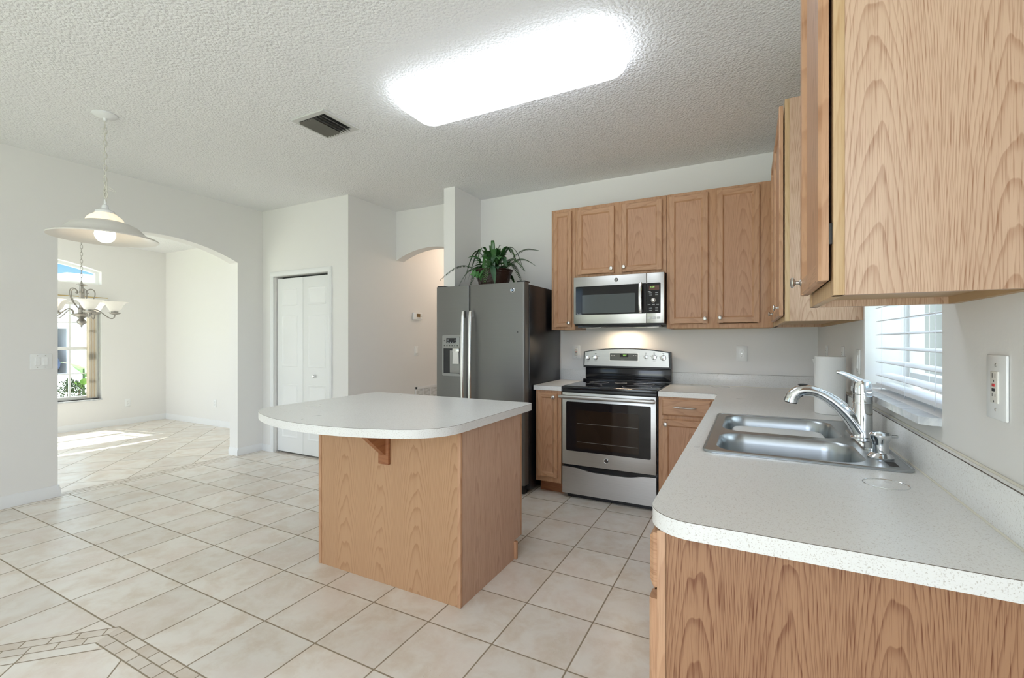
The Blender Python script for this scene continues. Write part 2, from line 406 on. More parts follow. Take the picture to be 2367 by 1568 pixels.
class MB:
    def __init__(s, m=None):
        s.bm = bmesh.new(); s.M = m or I4; s.mi = 0
    def mat(s, i): s.mi = i; return s
    def _fin(s, verts, faces, smooth=True):
        for v in verts: v.co = s.M @ v.co
        for f in faces: f.material_index = s.mi; f.smooth = smooth
    def box(s, x0, x1, y0, y1, z0, z1, bev=0.0, seg=2):
        r = bmesh.ops.create_cube(s.bm, size=1.0)
        vs = r['verts']
        for v in vs: v.co = Vector(((x0 + x1) / 2 + v.co.x * (x1 - x0), (y0 + y1) / 2 + v.co.y * (y1 - y0), (z0 + z1) / 2 + v.co.z * (z1 - z0)))
        fs = set(f for v in vs for f in v.link_faces)
        if bev > 0:
            es = set(ed for v in vs for ed in v.link_edges)
            br = bmesh.ops.bevel(s.bm, geom=list(es), offset=min(bev, 0.49 * min(abs(x1 - x0), abs(y1 - y0), abs(z1 - z0))), segments=seg, affect='EDGES', profile=0.5)
            fs = set(f for f in fs if f.is_valid) | set(br['faces'])
            vs = set(v for f in fs for v in f.verts)
        s._fin(vs, fs)
        return s
    def raw(s, pts, faces, smooth=True):
        vs = [s.bm.verts.new(p) for p in pts]
        fs = []
        for f in faces:
            try: fs.append(s.bm.faces.new([vs[i] for i in f]))
            except ValueError: pass
        s._fin(vs, fs, smooth)
        return s
    def loft(s, loops, closed=True, cap0=True, cap1=True):
        n = len(loops[0]); pts = [p for l in loops for p in l]; fs = []
        for i in range(len(loops) - 1):
            for j in range(n if closed else n - 1):
                k = (j + 1) % n
                fs.append((i * n + j, i * n + k, (i + 1) * n + k, (i + 1) * n + j))
        if cap0: fs.append(tuple(reversed(range(n))))
        if cap1: fs.append(tuple(range((len(loops) - 1) * n, len(loops) * n)))
        return s.raw(pts, fs)
    def lathe(s, c, prof, axis=Z, seg=32, rfun=None, caps=True):
        ax = Vector(axis).normalized(); t = ax.orthogonal().normalized(); b = ax.cross(t); c = Vector(c)
        loops = []
        for r, h in prof:
            loops.append([c + ax * h + (t * math.cos(2 * PI * k / seg) + b * math.sin(2 * PI * k / seg)) * max(r * (rfun(k, seg, h) if rfun else 1), 1e-5) for k in range(seg)])
        return s.loft(loops, True, caps, caps)
    def cyl(s, p0, p1, r, seg=16, r2=None):
        p0, p1 = Vector(p0), Vector(p1)
        return s.lathe(p0, [(r, 0), (r if r2 is None else r2, (p1 - p0).length)], p1 - p0, seg)
    def sphere(s, c, r, seg=20, sc3=(1, 1, 1)):
        pts = []; n = seg // 2
        prof = [(max(1e-4, math.sin(PI * i / n)) * r, -math.cos(PI * i / n) * r) for i in range(n + 1)]
        loops = [[Vector((c[0] + sc3[0] * q * math.cos(2 * PI * k / seg), c[1] + sc3[1] * q * math.sin(2 * PI * k / seg), c[2] + sc3[2] * h)) for k in range(seg)] for q, h in prof]
        return s.loft(loops, True, True, True)
    def tube(s, pts, rad, seg=10, flat=None, caps=True, closed=False):
        pts = [Vector(p) for p in pts]; n = len(pts); loops = []; prev = None
        for i, p in enumerate(pts):
            d = (pts[(i + 1) % n] - pts[i - 1]) if closed else (pts[min(i + 1, n - 1)] - pts[max(i - 1, 0)])
            d.normalize()
            if prev is None: t = d.orthogonal().normalized() if flat is None else (Vector(flat) - d * Vector(flat).dot(d)).normalized()
            else: t = (prev - d * prev.dot(d)).normalized()
            prev = t; b = d.cross(t)
            r = rad[i] if isinstance(rad, (list, tuple)) else rad
            ra, rb = r if isinstance(r, tuple) else (r, r)
            loops.append([p + t * ra * math.cos(2 * PI * k / seg) + b * rb * math.sin(2 * PI * k / seg) for k in range(seg)])
        if closed:
            loops.append(loops[0]); return s.loft(loops, True, False, False)
        return s.loft(loops, True, caps, caps)
    def torus(s, c, R, r, ax=Z, u=None, seg=20, seg2=8, sy=1.0):
        ax = Vector(ax).normalized(); t = Vector(u) if u is not None else ax.orthogonal().normalized(); b = ax.cross(t); c = Vector(c)
        return s.tube([c + t * R * sy * math.cos(2 * PI * k / seg) + b * R * math.sin(2 * PI * k / seg) for k in range(seg)], r, seg2, closed=True)
    def prism(s, outer, holes=(), z0=0.0, z1=1.0, band=None, side_mat=None, band_mat=None):
        """polygon with holes in local XY, extruded from z0 to z1"""
        top_edges = []; loops = []
        nv = []; nf = []
        for lp in [outer] + list(holes):
            vt = [s.bm.verts.new((p[0], p[1], z1)) for p in lp]; vb = [s.bm.verts.new((p[0], p[1], z0)) for p in lp]
            loops.append((vt, vb)); nv += vt + vb
        base_m = s.mi
        def fill(idx):
            es = []
            for vt, vb in loops:
                a_ = (vt, vb)[idx]
                for i in range(len(a_)):
                    ed = s.bm.edges.get((a_[i - 1], a_[i])) or s.bm.edges.new((a_[i - 1], a_[i])); es.append(ed)
            r = bmesh.ops.triangle_fill(s.bm, use_beauty=True, use_dissolve=False, edges=es)
            return [g for g in r['geom'] if isinstance(g, bmesh.types.BMFace)]
        nf += fill(0); nf += fill(1)
        s._fin([], nf, False)
        for vt, vb in loops:
            n = len(vt)
            vm = None
            if band:
                vm = [s.bm.verts.new((v.co.x, v.co.y, z1 - band)) for v in vt]; nv += vm
            for i in range(n):
                j = (i + 1) % n
                if vm:
                    f = s.bm.faces.new((vt[i], vt[j], vm[j], vm[i])); f.material_index = band_mat; f.smooth = True
                    f = s.bm.faces.new((vm[i], vm[j], vb[j], vb[i]))
                else: f = s.bm.faces.new((vt[i], vt[j], vb[j], vb[i]))
                f.material_index = base_m if side_mat is None else side_mat; f.smooth = True
        for v in nv: v.co = s.M @ v.co
        return s
    def build(s, name, mats, parent=None, loc=None, angle=35, recalc=True, **tags):
        if recalc: bmesh.ops.recalc_face_normals(s.bm, faces=s.bm.faces[:])
        off = Vector((0, 0, 0))
        if parent is not None: off = wloc(parent)
        elif loc is not None: off = Vector(loc)
        for v in s.bm.verts: v.co -= off
        me = bpy.data.meshes.new(name); s.bm.to_mesh(me); s.bm.free()
        if not isinstance(mats, (list, tuple)): mats = [mats]
        for q in mats: me.materials.append(M[q] if isinstance(q, str) else q)
        me.set_sharp_from_angle(angle=math.radians(angle))
        o = bpy.data.objects.new(name, me); col.objects.link(o)
        if parent is not None: o.parent = parent
        else: o.location = off
        for k, v in tags.items(): o[k] = v
        return o

def wloc(o):
    v = Vector((0, 0, 0))
    while o is not None:
        v += o.location; o = o.parent
    return v
def thing(name, loc, label, category, group=None):
    o = bpy.data.objects.new(name, None); o.empty_display_size = 0.05
    o.location = loc; col.objects.link(o)
    o['label'] = label; o['category'] = category
    if group: o['group'] = group
    return o
def structure(o): o['kind'] = 'structure'; return o

def rrect(x0, x1, y0, y1, r, n=6):
    pts = []
    for cx, cy, a0 in ((x1 - r, y1 - r, 0), (x0 + r, y1 - r, 90), (x0 + r, y0 + r, 180), (x1 - r, y0 + r, 270)):
        for i in range(n + 1):
            a_ = math.radians(a0 + 90 * i / n); pts.append((cx + r * math.cos(a_), cy + r * math.sin(a_)))
    return pts
def arc_pts(a0, z0, a1, sag, n=20):
    """arch from (a0,z0) to (a1,z0) rising by sag"""
    h = (a1 - a0) / 2; R = (h * h + sag * sag) / (2 * sag); c = (a0 + a1) / 2; zc = z0 + sag - R
    t0 = math.asin(h / R)
    return [(c + R * math.sin(-t0 + 2 * t0 * i / n), zc + R * math.cos(-t0 + 2 * t0 * i / n)) for i in range(n + 1)]
def text_mesh(body, size, mat, parent, m, name, depth=0.0004):
    cu = bpy.data.curves.new(name, 'FONT'); cu.body = body; cu.size = size; cu.align_x = 'CENTER'; cu.align_y = 'CENTER'; cu.extrude = depth
    ob = bpy.data.objects.new(name, cu); col.objects.link(ob)
    bpy.context.view_layer.update()
    me = bpy.data.meshes.new_from_object(ob.evaluated_get(bpy.context.evaluated_depsgraph_get()))
    col.objects.unlink(ob); bpy.data.objects.remove(ob)
    me.name = name; me.transform(m); me.transform(Matrix.Translation(-wloc(parent)))
    me.materials.clear(); me.materials.append(M[mat])
    o = bpy.data.objects.new(name, me); o.parent = parent; col.objects.link(o)
    return o

# ------------------------------------------------------------------ setting
ZC = 2.81; XL = -5.10; XR = 0.465; YB = 4.22; YP = 3.42; XH = -3.70; YA = 4.15; YR = -2.6
XF = -8.55; YD = 4.05; ZD = 2.73
structure(MB().box(XF - 0.2, XR + 0.2, YR - 0.3, 7.2, -0.12, 0.0).build('floor', 'floor'))
structure(MB().box(XL - 0.15, XR + 0.2, YR, 7.2, ZC, ZC + 0.12).build('ceiling', 'ceil'))
structure(MB().box(XF - 0.2, XL - 0.15, -1.2, YD + 0.15, ZD, ZD + 0.12).build('ceiling_dining', 'ceil'))
structure(MB().box(-2.70, XR + 0.2, YB, YB + 0.15, 0, ZC).build('wall_back', 'wall'))
# right wall with the window hole
WY0, WY1, WZ0, WZ1 = 1.647, 2.60, 1.085, 2.05
mb = MB(frame((XR, 0, 0), Y, Z, X))
mb.prism([(YR, 0), (YB, 0), (YB, ZC), (YR, ZC)], [[(WY0, WZ0), (WY1, WZ0), (WY1, WZ1), (WY0, WZ1)]], 0, 0.20)
structure(mb.build('wall_right', 'wall', recalc=True))
# left wall with the wide arch to the dining room
A0, A1, AS, AG = 1.622, 3.125, 2.165, 0.165
mb = MB(frame((XL, 0, 0), Y, Z, -X))
arch = arc_pts(A0, AS, A1, AG, 28)
mb.prism([(YR, 0), (A0, 0)] + arch + [(A1, 0), (YP, 0), (YP, ZC), (YR, ZC)], [], 0, 0.15)
structure(mb.build('wall_left', 'wall'))
# pantry wall with the closet door hole
PX0, PX1, PZ = -4.885, -3.985, 2.03
mb = MB(frame((0, YP, 0), X, Z, Y))
mb.prism([(XL - 0.15, 0), (PX0, 0), (PX0, PZ), (PX1, PZ), (PX1, 0), (XH, 0), (XH, ZC), (XL - 0.15, ZC)], [], 0, 0.11)
structure(mb.build('wall_pantry', 'wall'))
structure(MB().box(XH - 0.11, XH, YP + 0.11, 7.2, 0, ZC).build('wall_hall', 'wall'))
structure(MB().box(XH - 0.11, -1.2, 6.6, 6.75, 0, ZC).build('wall_hall_end', 'wall'))
mb = MB(frame((0, YA, 0), X, Z, Y))
harch = arc_pts(XH + 0.002, 2.235, -2.72, 0.115, 20)
mb.prism([(XH, 2.235)] + harch[1:] + [(-2.72, 0), (-2.706, 0), (-2.706, ZC), (XH, ZC)], [], 0, 0.13)
structure(mb.build('wall_hall_arch', 'wall'))
structure(MB().box(-2.706, -2.576, 3.725, 6.6, 0, ZC).build('wall_wing', 'wall'))
# dining room
mb = MB(frame((XF, 0, 0), Y, Z, -X))
DW0, DW1 = 1.25, 3.205
warch = arc_pts(DW0, 2.31, DW1, 0.16, 24)
mb.prism([(-1.2, 0), (YD, 0), (YD, ZC), (-1.2, ZC)], [[(DW0, 0.43), (DW1, 0.43), (DW1, 1.93), (DW0, 1.93)], [(DW0, 2.118), (DW1, 2.118)] + list(reversed(warch))], 0, 0.19)
structure(mb.build('wall_dining_far', 'wall'))
structure(MB().box(XF - 0.19, XL - 0.15, YD, YD + 0.12, 0, ZC).build('wall_dining_side', 'wall'))
mb = MB(frame((0, -1.2, 0), X, Z, -Y))
mb.prism([(XF - 0.19, 0), (-8.2, 0), (-8.2, 2.5), (-5.6, 2.5), (-5.6, 0), (XL - 0.15, 0), (XL - 0.15, ZC), (XF - 0.19, ZC)], [], 0, 0.1)
structure(mb.build('wall_dining_near', 'wall'))  # unseen wall, its opening made up for the added dining lamp
# unseen end wall, its two openings made up for the added rear lamps
mb = MB(frame((0, YR, 0), X, Z, -Y))
mb.prism([(XL - 0.15, 0), (-5.02, 0), (-5.02, 2.5), (-3.48, 2.5), (-3.48, 0), (-1.57, 0), (-1.57, 2.5), (0.27, 2.5), (0.27, 0), (XR + 0.2, 0), (XR + 0.2, ZC), (XL - 0.15, ZC)], [], 0, 0.08)
structure(mb.build('wall_rear', 'wall'))

# baseboards
def baseboard(name, p0, p1, nrm, h=0.085, t=0.014):
    p0, p1, nrm = Vector(p0), Vector(p1), Vector(nrm)
    d = (p1 - p0).normalized(); L = (p1 - p0).length
    m = MB(frame(p0, nrm, Z, d))
    m.prism([(0, 0), (t, 0), (t, h * 0.62), (t * 0.55, h * 0.86), (t * 0.45, h), (0, h)], [], 0, L)
    return structure(m.build(name, 'trimw'))
baseboard('baseboard_left', (XL, YR, 0), (XL, A0, 0), X, 0.095, 0.016)
baseboard('baseboard_left_jamb', (XL + 0.016, A0, 0), (XL - 0.15, A0, 0), Y, 0.095, 0.016)
baseboard('baseboard_left_end', (XL, A1, 0), (XL, YP, 0), X, 0.085)
baseboard('baseboard_arch_jamb', (XL + 0.014, A1, 0), (XL - 0.15, A1, 0), -Y, 0.085)
baseboard('baseboard_pantry', (XL, YP, 0), (-4.935, YP, 0), -Y, 0.075)
baseboard('baseboard_pantry_right', (-3.94, YP, 0), (XH, YP, 0), -Y, 0.085)
baseboard('baseboard_hall', (XH, YP, 0), (XH, 6.6, 0), X, 0.085)
baseboard('baseboard_dining_far', (XF, -1.2, 0), (XF, YD, 0), X, 0.09)
baseboard('baseboard_dining_side', (XF, YD, 0), (XL - 0.15, YD, 0), -Y, 0.09)

# ------------------------------------------------------------------ pantry bifold door and casing
def casing(name, m, x0, x1, z, w=0.052, t=0.018):
    b = MB(m)
    for u0, u1, v0, v1 in ((x0 - w, x0, 0, z), (x1, x1 + w, 0, z), (x0 - w, x1 + w, z, z + w)):
        b.box(u0, u1, v0, v1, 0.0, t, 0.004)
        if v1 - v0 > u1 - u0: b.box(u0 + w * 0.25, u1 - w * 0.25, v0, v1, t, t + 0.003, 0.0015)
        else: b.box(u0 + w * 0.3, u1 - w * 0.3, v0 + w * 0.25, v1 - w * 0.25, t, t + 0.003, 0.0015)
    return structure(b.build(name, 'white'))
casing('trim_1', F_south(0, YP), PX0, PX1, PZ)
d1 = bpy.data.objects.new('door_1', None); d1.location = (PX0, YP, 0); col.objects.link(d1); structure(d1)
structure(MB().box(PX0 - 0.02, PX1 + 0.02, YP + 0.105, YP + 0.125, 0, PZ + 0.02).build('closet_shade_sheet', 'slot'))  # near-black sheet stands in for the shade of the closet
mid = (PX0 + PX1) / 2
for i, (u0, u1) in enumerate(((PX0 + 0.012, mid - 0.002), (mid + 0.002, PX1 - 0.006))):
    b = MB(F_south(0, YP + 0.045))
    b.box(u0, u1, 0.018, 2.005, -0.014, 0.014, 0.002)
    leaf = b.build('door_leaf', 'white', d1)
    k = MB(F_south(0, YP + 0.045))
    for v0, v1 in ((1.69, 1.885), (0.995, 1.575), (0.185, 0.795)):
        a0, a1 = u0 + 0.085, u1 - 0.085 if i == 0 else u1 - 0.075
        for q, (ins, w0, w1) in enumerate(((0.0, 0.013, 0.020), )):
            # raised mould ring, sunk field and raised centre
            def lp(i_, w_): return [Vector((x_, y_, w_)) for x_, y_ in ((a0 + i_, v0 + i_), (a1 - i_, v0 + i_), (a1 - i_, v1 - i_), (a0 + i_, v1 - i_))]
            k.loft([lp(0, 0.0140), lp(0.004, 0.0175), lp(0.012, 0.0165), lp(0.016, 0.0142), lp(0.024, 0.0142), lp(0.042, 0.0185)], True, False, True)
    k.build('raised_panel', 'white', leaf)
    if i == 1:
        b = MB(F_south(0, YP + 0.045))
        b.lathe((-4.235, 0.90, 0.014), [(0.006, 0), (0.006, 0.012), (0.015, 0.018), (0.017, 0.026), (0.010, 0.033), (0.0, 0.034)], Z, 20)
        b.build('door_knob', 'chrome', leaf)
b = MB(); b.tube([(PX0 + 0.01, YP + 0.02, 0.008), (PX0 + 0.06, YP + 0.01, 0.006), (PX0 + 0.09, YP + 0.03, 0.01)], 0.004, 6)
b.build('pivot_bracket', 'nickel', d1)

# ------------------------------------------------------------------ kitchen window, sill, blind
b = MB(frame((0, 0, 0), Y, Z, X))
fx = XR + 0.15
def wframe(b, y0, y1, z0, z1, w, x0, x1):
    for u0, u1, v0, v1 in ((y0, y0 + w, z0, z1), (y1 - w, y1, z0, z1), (y0 + w, y1 - w, z0, z0 + w), (y0 + w, y1 - w, z1 - w, z1)):
        b.box(u0, u1, v0, v1, x0, x1, 0.003)
wframe(b, WY0, WY1, WZ0 + 0.03, WZ1, 0.045, fx, fx + 0.05)
w1 = structure(b.build('window_1', 'white'))
b = MB(frame((0, 0, 0), Y, Z, X)); b.box(WY0 + 0.45, WY0 + 0.49, WZ0 + 0.05, WZ1 - 0.04, fx, fx + 0.04, 0.003)
b.build('window_mullion', 'alu', w1)
b = MB(frame((0, 0, 0), Y, Z, X)); b.box(WY0 + 0.04, WY1 - 0.04, WZ0 + 0.06, WZ1 - 0.04, fx + 0.02, fx + 0.024)
b.build('window_pane', 'glass', w1)
b = MB(frame((0, 0, 0), Y, Z, X)); b.box(2.575, 2.60, 1.10, WZ1, XR - 0.004, fx, 0.002)
structure(b.build('trim_3', 'white'))
b = MB(frame((0, 0, 1.063), X, Y, Z))
b.prism([(XR - 0.045, WY0 + 0.025), (XR - 0.022, WY0 + 0.003), (XR + 0.2, WY0 + 0.003), (XR + 0.2, 2.597), (XR + 0.0, 2.64), (XR - 0.045, 2.64)], [], 0, 0.022)
structure(b.build('trim_4', 'marble'))

bl = thing('window_blind', (XR + 0.06, 2.08, 1.10), 'white horizontal slatted blind in the kitchen window above the sink', 'blind')
BY0, BY1 = 1.655, 2.515
bx = XR + 0.055
for i in range(15):
    z = 1.150 + i * 0.058
    if z > WZ1 - 0.06: break
    pts = []; nseg = 8
    top = []; bot = []
    for k in range(nseg + 1):
        t = k / nseg - 0.5
        xx = bx + t * 0.062; zz = z + 0.004 * (1 - (2 * t) ** 2) + 0.006 * t
        top.append((xx, zz + 0.0014)); bot.append((xx, zz - 0.0014))
    poly = top + list(reversed(bot))
    b = MB(frame((0, BY0, 0), X, Z, Y)); b.loft([[Vector((p[0], p[1], 0)) for p in poly], [Vector((p[0], p[1], BY1 - BY0)) for p in poly]])
    b.build('slat', 'blind', bl)
b = MB(); b.box(bx - 0.031, bx + 0.031, BY0, BY1, 1.099, 1.115, 0.004); b.build('bottom_rail', 'blind', bl)
b = MB(); b.box(bx - 0.035, bx + 0.035, BY0, BY1, 2.0, 2.05, 0.003); b.build('head_rail', 'blind', bl)
for yy in (1.78, 2.08, 2.40):
    for dx in (-0.033, 0.033):
        b = MB(); b.tube([(bx + dx, yy, 1.10), (bx + dx, yy, 2.0)], 0.0009, 5); b.build('ladder_cord', 'blind', bl)
    b = MB(); b.tube([(bx - 0.033, yy + 0.012 * math.sin(PI * q / 10), 1.105 - 0.018 * math.sin(PI * q / 10)) for q in range(11)] , 0.0009, 5); b.build('cord_loop', 'blind', bl)

# ------------------------------------------------------------------ cabinet helpers
def knob_geo(b, u, v, w):
    b.lathe((u, v, w), [(0.009, 0), (0.009, 0.002), (0.0055, 0.005), (0.0055, 0.013), (0.012, 0.017), (0.0155, 0.021), (0.0140, 0.0245), (0.008, 0.0265), (0.0, 0.027)], Z, 20)
def panel_door(m, parent, u0, u1, v0, v1, w, t=0.019, fw=0.052, knob=None, name='door', drawer=False):
    """frame-and-panel door: two stiles, two rails with a bevelled inner lip, flat sunk panel"""
    b = MB(m)
    if drawer:
        b.mat(1)
        c = 0.012
        b.loft([[Vector(p) for p in ((u0, v0, w), (u1, v0, w), (u1, v1, w), (u0, v1, w))], [Vector(p) for p in ((u0, v0, w + t * 0.5), (u1, v0, w + t * 0.5), (u1, v1, w + t * 0.5), (u0, v1, w + t * 0.5))], [Vector(p) for p in ((u0 + c, v0 + c, w + t), (u1 - c, v0 + c, w + t), (u1 - c, v1 - c, w + t), (u0 + c, v1 - c, w + t))]])
        o = b.build(name, ['oak_v', 'oak_h'], parent)
    else:
        e_, l_ = 0.005, 0.011
        iu0, iu1, iv0, iv1 = u0 + fw, u1 - fw, v0 + fw, v1 - fw
        def stile(a0, a1, inner):
            # profile across: outer edge eased, inner lip sloping to the panel
            if inner > 0: prof = [(a0, 0), (a0, t - e_), (a0 + e_, t), (a1 - l_, t), (a1 - l_ * 0.55, t - 0.004), (a1, t - 0.011), (a1, 0)]
            else: prof = [(a0, 0), (a0, t - 0.011), (a0 + l_ * 0.55, t - 0.004), (a0 + l_, t), (a1 - e_, t), (a1, t - e_), (a1, 0)]
            return prof
        b.mat(0)
        for a0, a1, inn in ((u0, iu0, 1), (iu1, u1, -1)):
            pr = stile(a0, a1, inn)
            b.loft([[Vector((p[0], v0, w + p[1])) for p in pr], [Vector((p[0], v1, w + p[1])) for p in pr]])
        b.mat(1)
        for a0, a1, inn in ((v0, iv0, 1), (iv1, v1, -1)):
            pr = stile(a0, a1, inn)
            b.loft([[Vector((iu0 - 0.011, p[0], w + p[1] - 0.0004)) for p in pr], [Vector((iu1 + 0.011, p[0], w + p[1] - 0.0004)) for p in pr]])
        b.mat(2)
        b.box(iu0 - 0.01, iu1 + 0.01, iv0 - 0.01, iv1 + 0.01, w + 0.002, w + t - 0.011)
        o = b.build(name, ['oak_v', 'oak_h', 'oak_pan'], parent)
    if knob:
        k = MB(m); knob_geo(k, knob[0], knob[1], w + t); k.build('knob', 'nickel', o)
    return o
def face_frame(m, parent, u0, u1, v0, v1, w0, stiles, rails, sw=0.036):
    """stiles: list of (u0,u1); rails: list of (v0,v1)"""
    b = MB(m); b.mat(0)
    for a0, a1 in stiles: b.box(a0, a1, v0, v1, w0, w0 + 0.019, 0.001)
    b.mat(1)
    for a0, a1 in rails: b.box(u0 + 0.001, u1 - 0.001, a0, a1, w0, w0 + 0.0186, 0.001)
    return b.build('face_frame', ['oak_v', 'oak_h'], parent)
def carcass(m, parent, u0, u1, v0, v1, depth, w=0.0, recess=0.018, end='oak_side'):
    b = MB(m); t = 0.016
    b.mat(0)
    b.box(u0, u0 + t, v0, v1, w - depth, w, 0.0005); b.box(u1 - t, u1, v0, v1, w - depth, w, 0.0005)
    b.mat(1)
    b.box(u0 + t, u1 - t, v0 + recess, v0 + recess + t, w - depth, w)
    b.box(u0 + t, u1 - t, v1 - t, v1, w - depth, w)
    b.box(u0 + t, u1 - t, v0 + recess, v1, w - depth, w - depth + 0.006)
    b.box(u0 + t, u1 - t, v0, v0 + recess, w - depth, w - depth + t)
    return b.build('carcass', [end, 'raw_ply'], parent)

ZU0, ZU1 = 1.392, 2.487
YU = 3.925
m = F_south(0, YU)
def upper(u0, u1, v0, label, doors, stiles, group='oak upper cabinets on the back wall'):
    t = thing('upper_cabinet', ((u0 + u1) / 2, YB, v0), label, 'cabinet', group)
    carcass(m, t, u0, u1, v0, ZU1, YB - YU - 0.001)
    face_frame(m, t, u0, u1, v0, ZU1, 0.0, stiles, [(v0, v0 + 0.036), (ZU1 - 0.036, ZU1)])
    for d in doors: panel_door(m, t, *d[0], 0.0195, knob=d[1], fw=d[2] if len(d) > 2 else 0.052)
    return t
upper(-1.622, -1.394, ZU0, 'narrow single-door oak upper cabinet beside the refrigerator', [((-1.600, -1.424, 1.415, 2.458), (-1.446, 1.452), 0.046)], [(-1.622, -1.586), (-1.43, -1.394)])
upper(-1.392, -0.608, 1.852, 'short two-door oak upper cabinet above the microwave', [((-1.372, -1.036, 1.880, 2.455), (-1.060, 1.916)), ((-0.974, -0.640, 1.880, 2.457), (-0.951, 1.920))], [(-1.392, -1.356), (-1.05, -0.96), (-0.644, -0.608)])
upper(-0.606, 0.150, ZU0, 'tall two-door oak upper cabinet right of the microwave, next to the corner', [((-0.586, -0.290, 1.430, 2.462), (-0.313, 1.466)), ((-0.229, 0.066, 1.432, 2.466), (-0.205, 1.472))], [(-0.606, -0.57), (-0.306, -0.212), (0.05, 0.150)])

# right wall upper cabinets (face towards the room)
XU = 0.152
def upper_r(y0, y1, label, doors, stiles, blond=True):
    t = thing('upper_cabinet', (XR, (y0 + y1) / 2, ZU0), label, 'cabinet', 'oak upper cabinets on the window wall')
    mm = F_west(XU + 0.02, 0)
    carcass(mm, t, -y1, -y0, ZU0, ZU1, XR - XU - 0.021)
    b = MB(mm); b.mat(0)
    for a0, a1 in stiles: b.box(-a1, -a0, ZU0, ZU1, 0.0, 0.0195, 0.001)
    b.mat(1)
    for a0, a1 in ((ZU0, ZU0 + 0.036), (ZU1 - 0.036, ZU1)): b.box(-y1 + 0.001, -y0 - 0.001, a0, a1, 0.0, 0.019, 0.001)
    b.build('face_frame', ['oak_blond', 'oak_h'], t)
    for y_0, y_1, v0, v1, ky in doors:
        o = panel_door(mm, t, -y_1, -y_0, v0, v1, 0.026, t=0.018, knob=(-ky, 1.462))
        for zz in (ZU0 + 0.13, ZU1 - 0.16):
            h = MB(mm); hu = -y_0 - 0.004 if ky > (y_0 + y_1) / 2 else -y_1 + 0.004
            h.box(hu - 0.004, hu + 0.004, zz - 0.022, zz + 0.022, 0.0195, 0.026, 0.001); h.build('hinge', 'slot', o)
    return t
upper_r(1.142, 1.560, 'large oak upper cabinet nearest the viewer, above the end of the counter', [(1.153, 1.548, 1.425, 2.470, 1.520)], [(1.142, 1.178), (1.524, 1.560)])
upper_r(2.617, 3.90, 'oak upper cabinet beyond the window, its pale end panel facing the viewer', [(2.630, 3.195, 1.420, 2.462, 2.668), (3.205, 3.600, 1.420, 2.462, 3.30)], [(2.617, 2.653), (3.18, 3.22), (3.59, 3.90)])

# ------------------------------------------------------------------ base cabinets
ZK, ZB = 0.105, 0.875
YF = 3.576
m = F_south(0, YF)
def base_box(m, parent, u0, u1, depth, kick=0.07, end='oak_side'):
    b = MB(m)
    b.box(u0, u0 + 0.016, ZK, ZB, -depth, 0); b.box(u1 - 0.016, u1, ZK, ZB, -depth, 0)
    b.mat(1); b.box(u0 + 0.016, u1 - 0.016, ZK, ZK + 0.016, -depth, 0); b.box(u0 + 0.016, u1 - 0.016, ZK, ZB, -depth, -depth + 0.006)
    b.build('carcass', [end, 'raw_ply'], parent)
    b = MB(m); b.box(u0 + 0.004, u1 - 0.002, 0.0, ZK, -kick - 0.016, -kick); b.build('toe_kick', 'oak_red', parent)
t = thing('base_cabinet', (-1.51, YB - 0.3, 0), 'narrow oak base cabinet between the refrigerator and the range', 'cabinet', 'oak base cabinets along the back wall')
base_box(m, t, -1.622, -1.392, YB - YF - 0.002)
face_frame(m, t, -1.622, -1.392, ZK, ZB, 0, [(-1.622, -1.588), (-1.428, -1.392)], [(ZK, ZK + 0.04), (ZB - 0.03, ZB)])
panel_door(m, t, -1.602, -1.422, 0.150, 0.852, 0.0195, fw=0.042, knob=(-1.450, 0.822))
t = thing('base_cabinet', (-0.40, YB - 0.3, 0), 'oak base cabinet with drawer and door right of the range', 'cabinet', 'oak base cabinets along the back wall')
base_box(m, t, -0.610, -0.195, YB - YF - 0.002)
face_frame(m, t, -0.610, -0.195, ZK, ZB, 0, [(-0.610, -0.572), (-0.240, -0.195)], [(ZK, ZK + 0.04), (0.705, 0.745), (ZB - 0.03, ZB)])
dr = panel_door(m, t, -0.585, -0.245, 0.738, 0.862, 0.0195, drawer=True, name='drawer')
b = MB(m); b.tube([(-0.497, 0.803, 0.058), (-0.48, 0.803, 0.0625), (-0.42, 0.803, 0.064), (-0.36, 0.803, 0.0625), (-0.343, 0.803, 0.058)], [0.0035, 0.005, 0.0055, 0.005, 0.0035], 10)
b.cyl((-0.468, 0.803, 0.0385), (-0.468, 0.803, 0.062), 0.004, 10); b.cyl((-0.372, 0.803, 0.0385), (-0.372, 0.803, 0.062), 0.004, 10); b.build('bar_pull', 'nickel', dr)
panel_door(m, t, -0.585, -0.245, 0.150, 0.708, 0.0195, knob=(-0.556, 0.674))
# run under the window, facing the room
XB = -0.165
m = F_west(XB, 0)
t = thing('base_cabinet', (0.15, 1.3, 0), 'oak end base cabinet under the near end of the long counter', 'cabinet', 'oak base cabinets under the window')
YE = 1.055
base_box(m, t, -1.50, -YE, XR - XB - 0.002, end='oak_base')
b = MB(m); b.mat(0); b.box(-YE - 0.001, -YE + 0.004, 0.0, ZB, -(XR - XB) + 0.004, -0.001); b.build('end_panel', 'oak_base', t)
face_frame(m, t, -1.50, -YE, ZK, ZB, 0, [(-YE - 0.036, -YE + 0.004), (-1.50, -1.464)], [(ZK, ZK + 0.04), (0.705, 0.745), (ZB - 0.03, ZB)])
panel_door(m, t, -1.487, -YE - 0.010, 0.742, 0.864, 0.0195, drawer=True, name='drawer')
panel_door(m, t, -1.487, -YE - 0.010, 0.150, 0.715, 0.0195, knob=(-1.46, 0.68))
t = thing('base_cabinet', (0.15, 2.1, 0), 'oak base cabinet under the double-bowl sink', 'cabinet', 'oak base cabinets under the window')
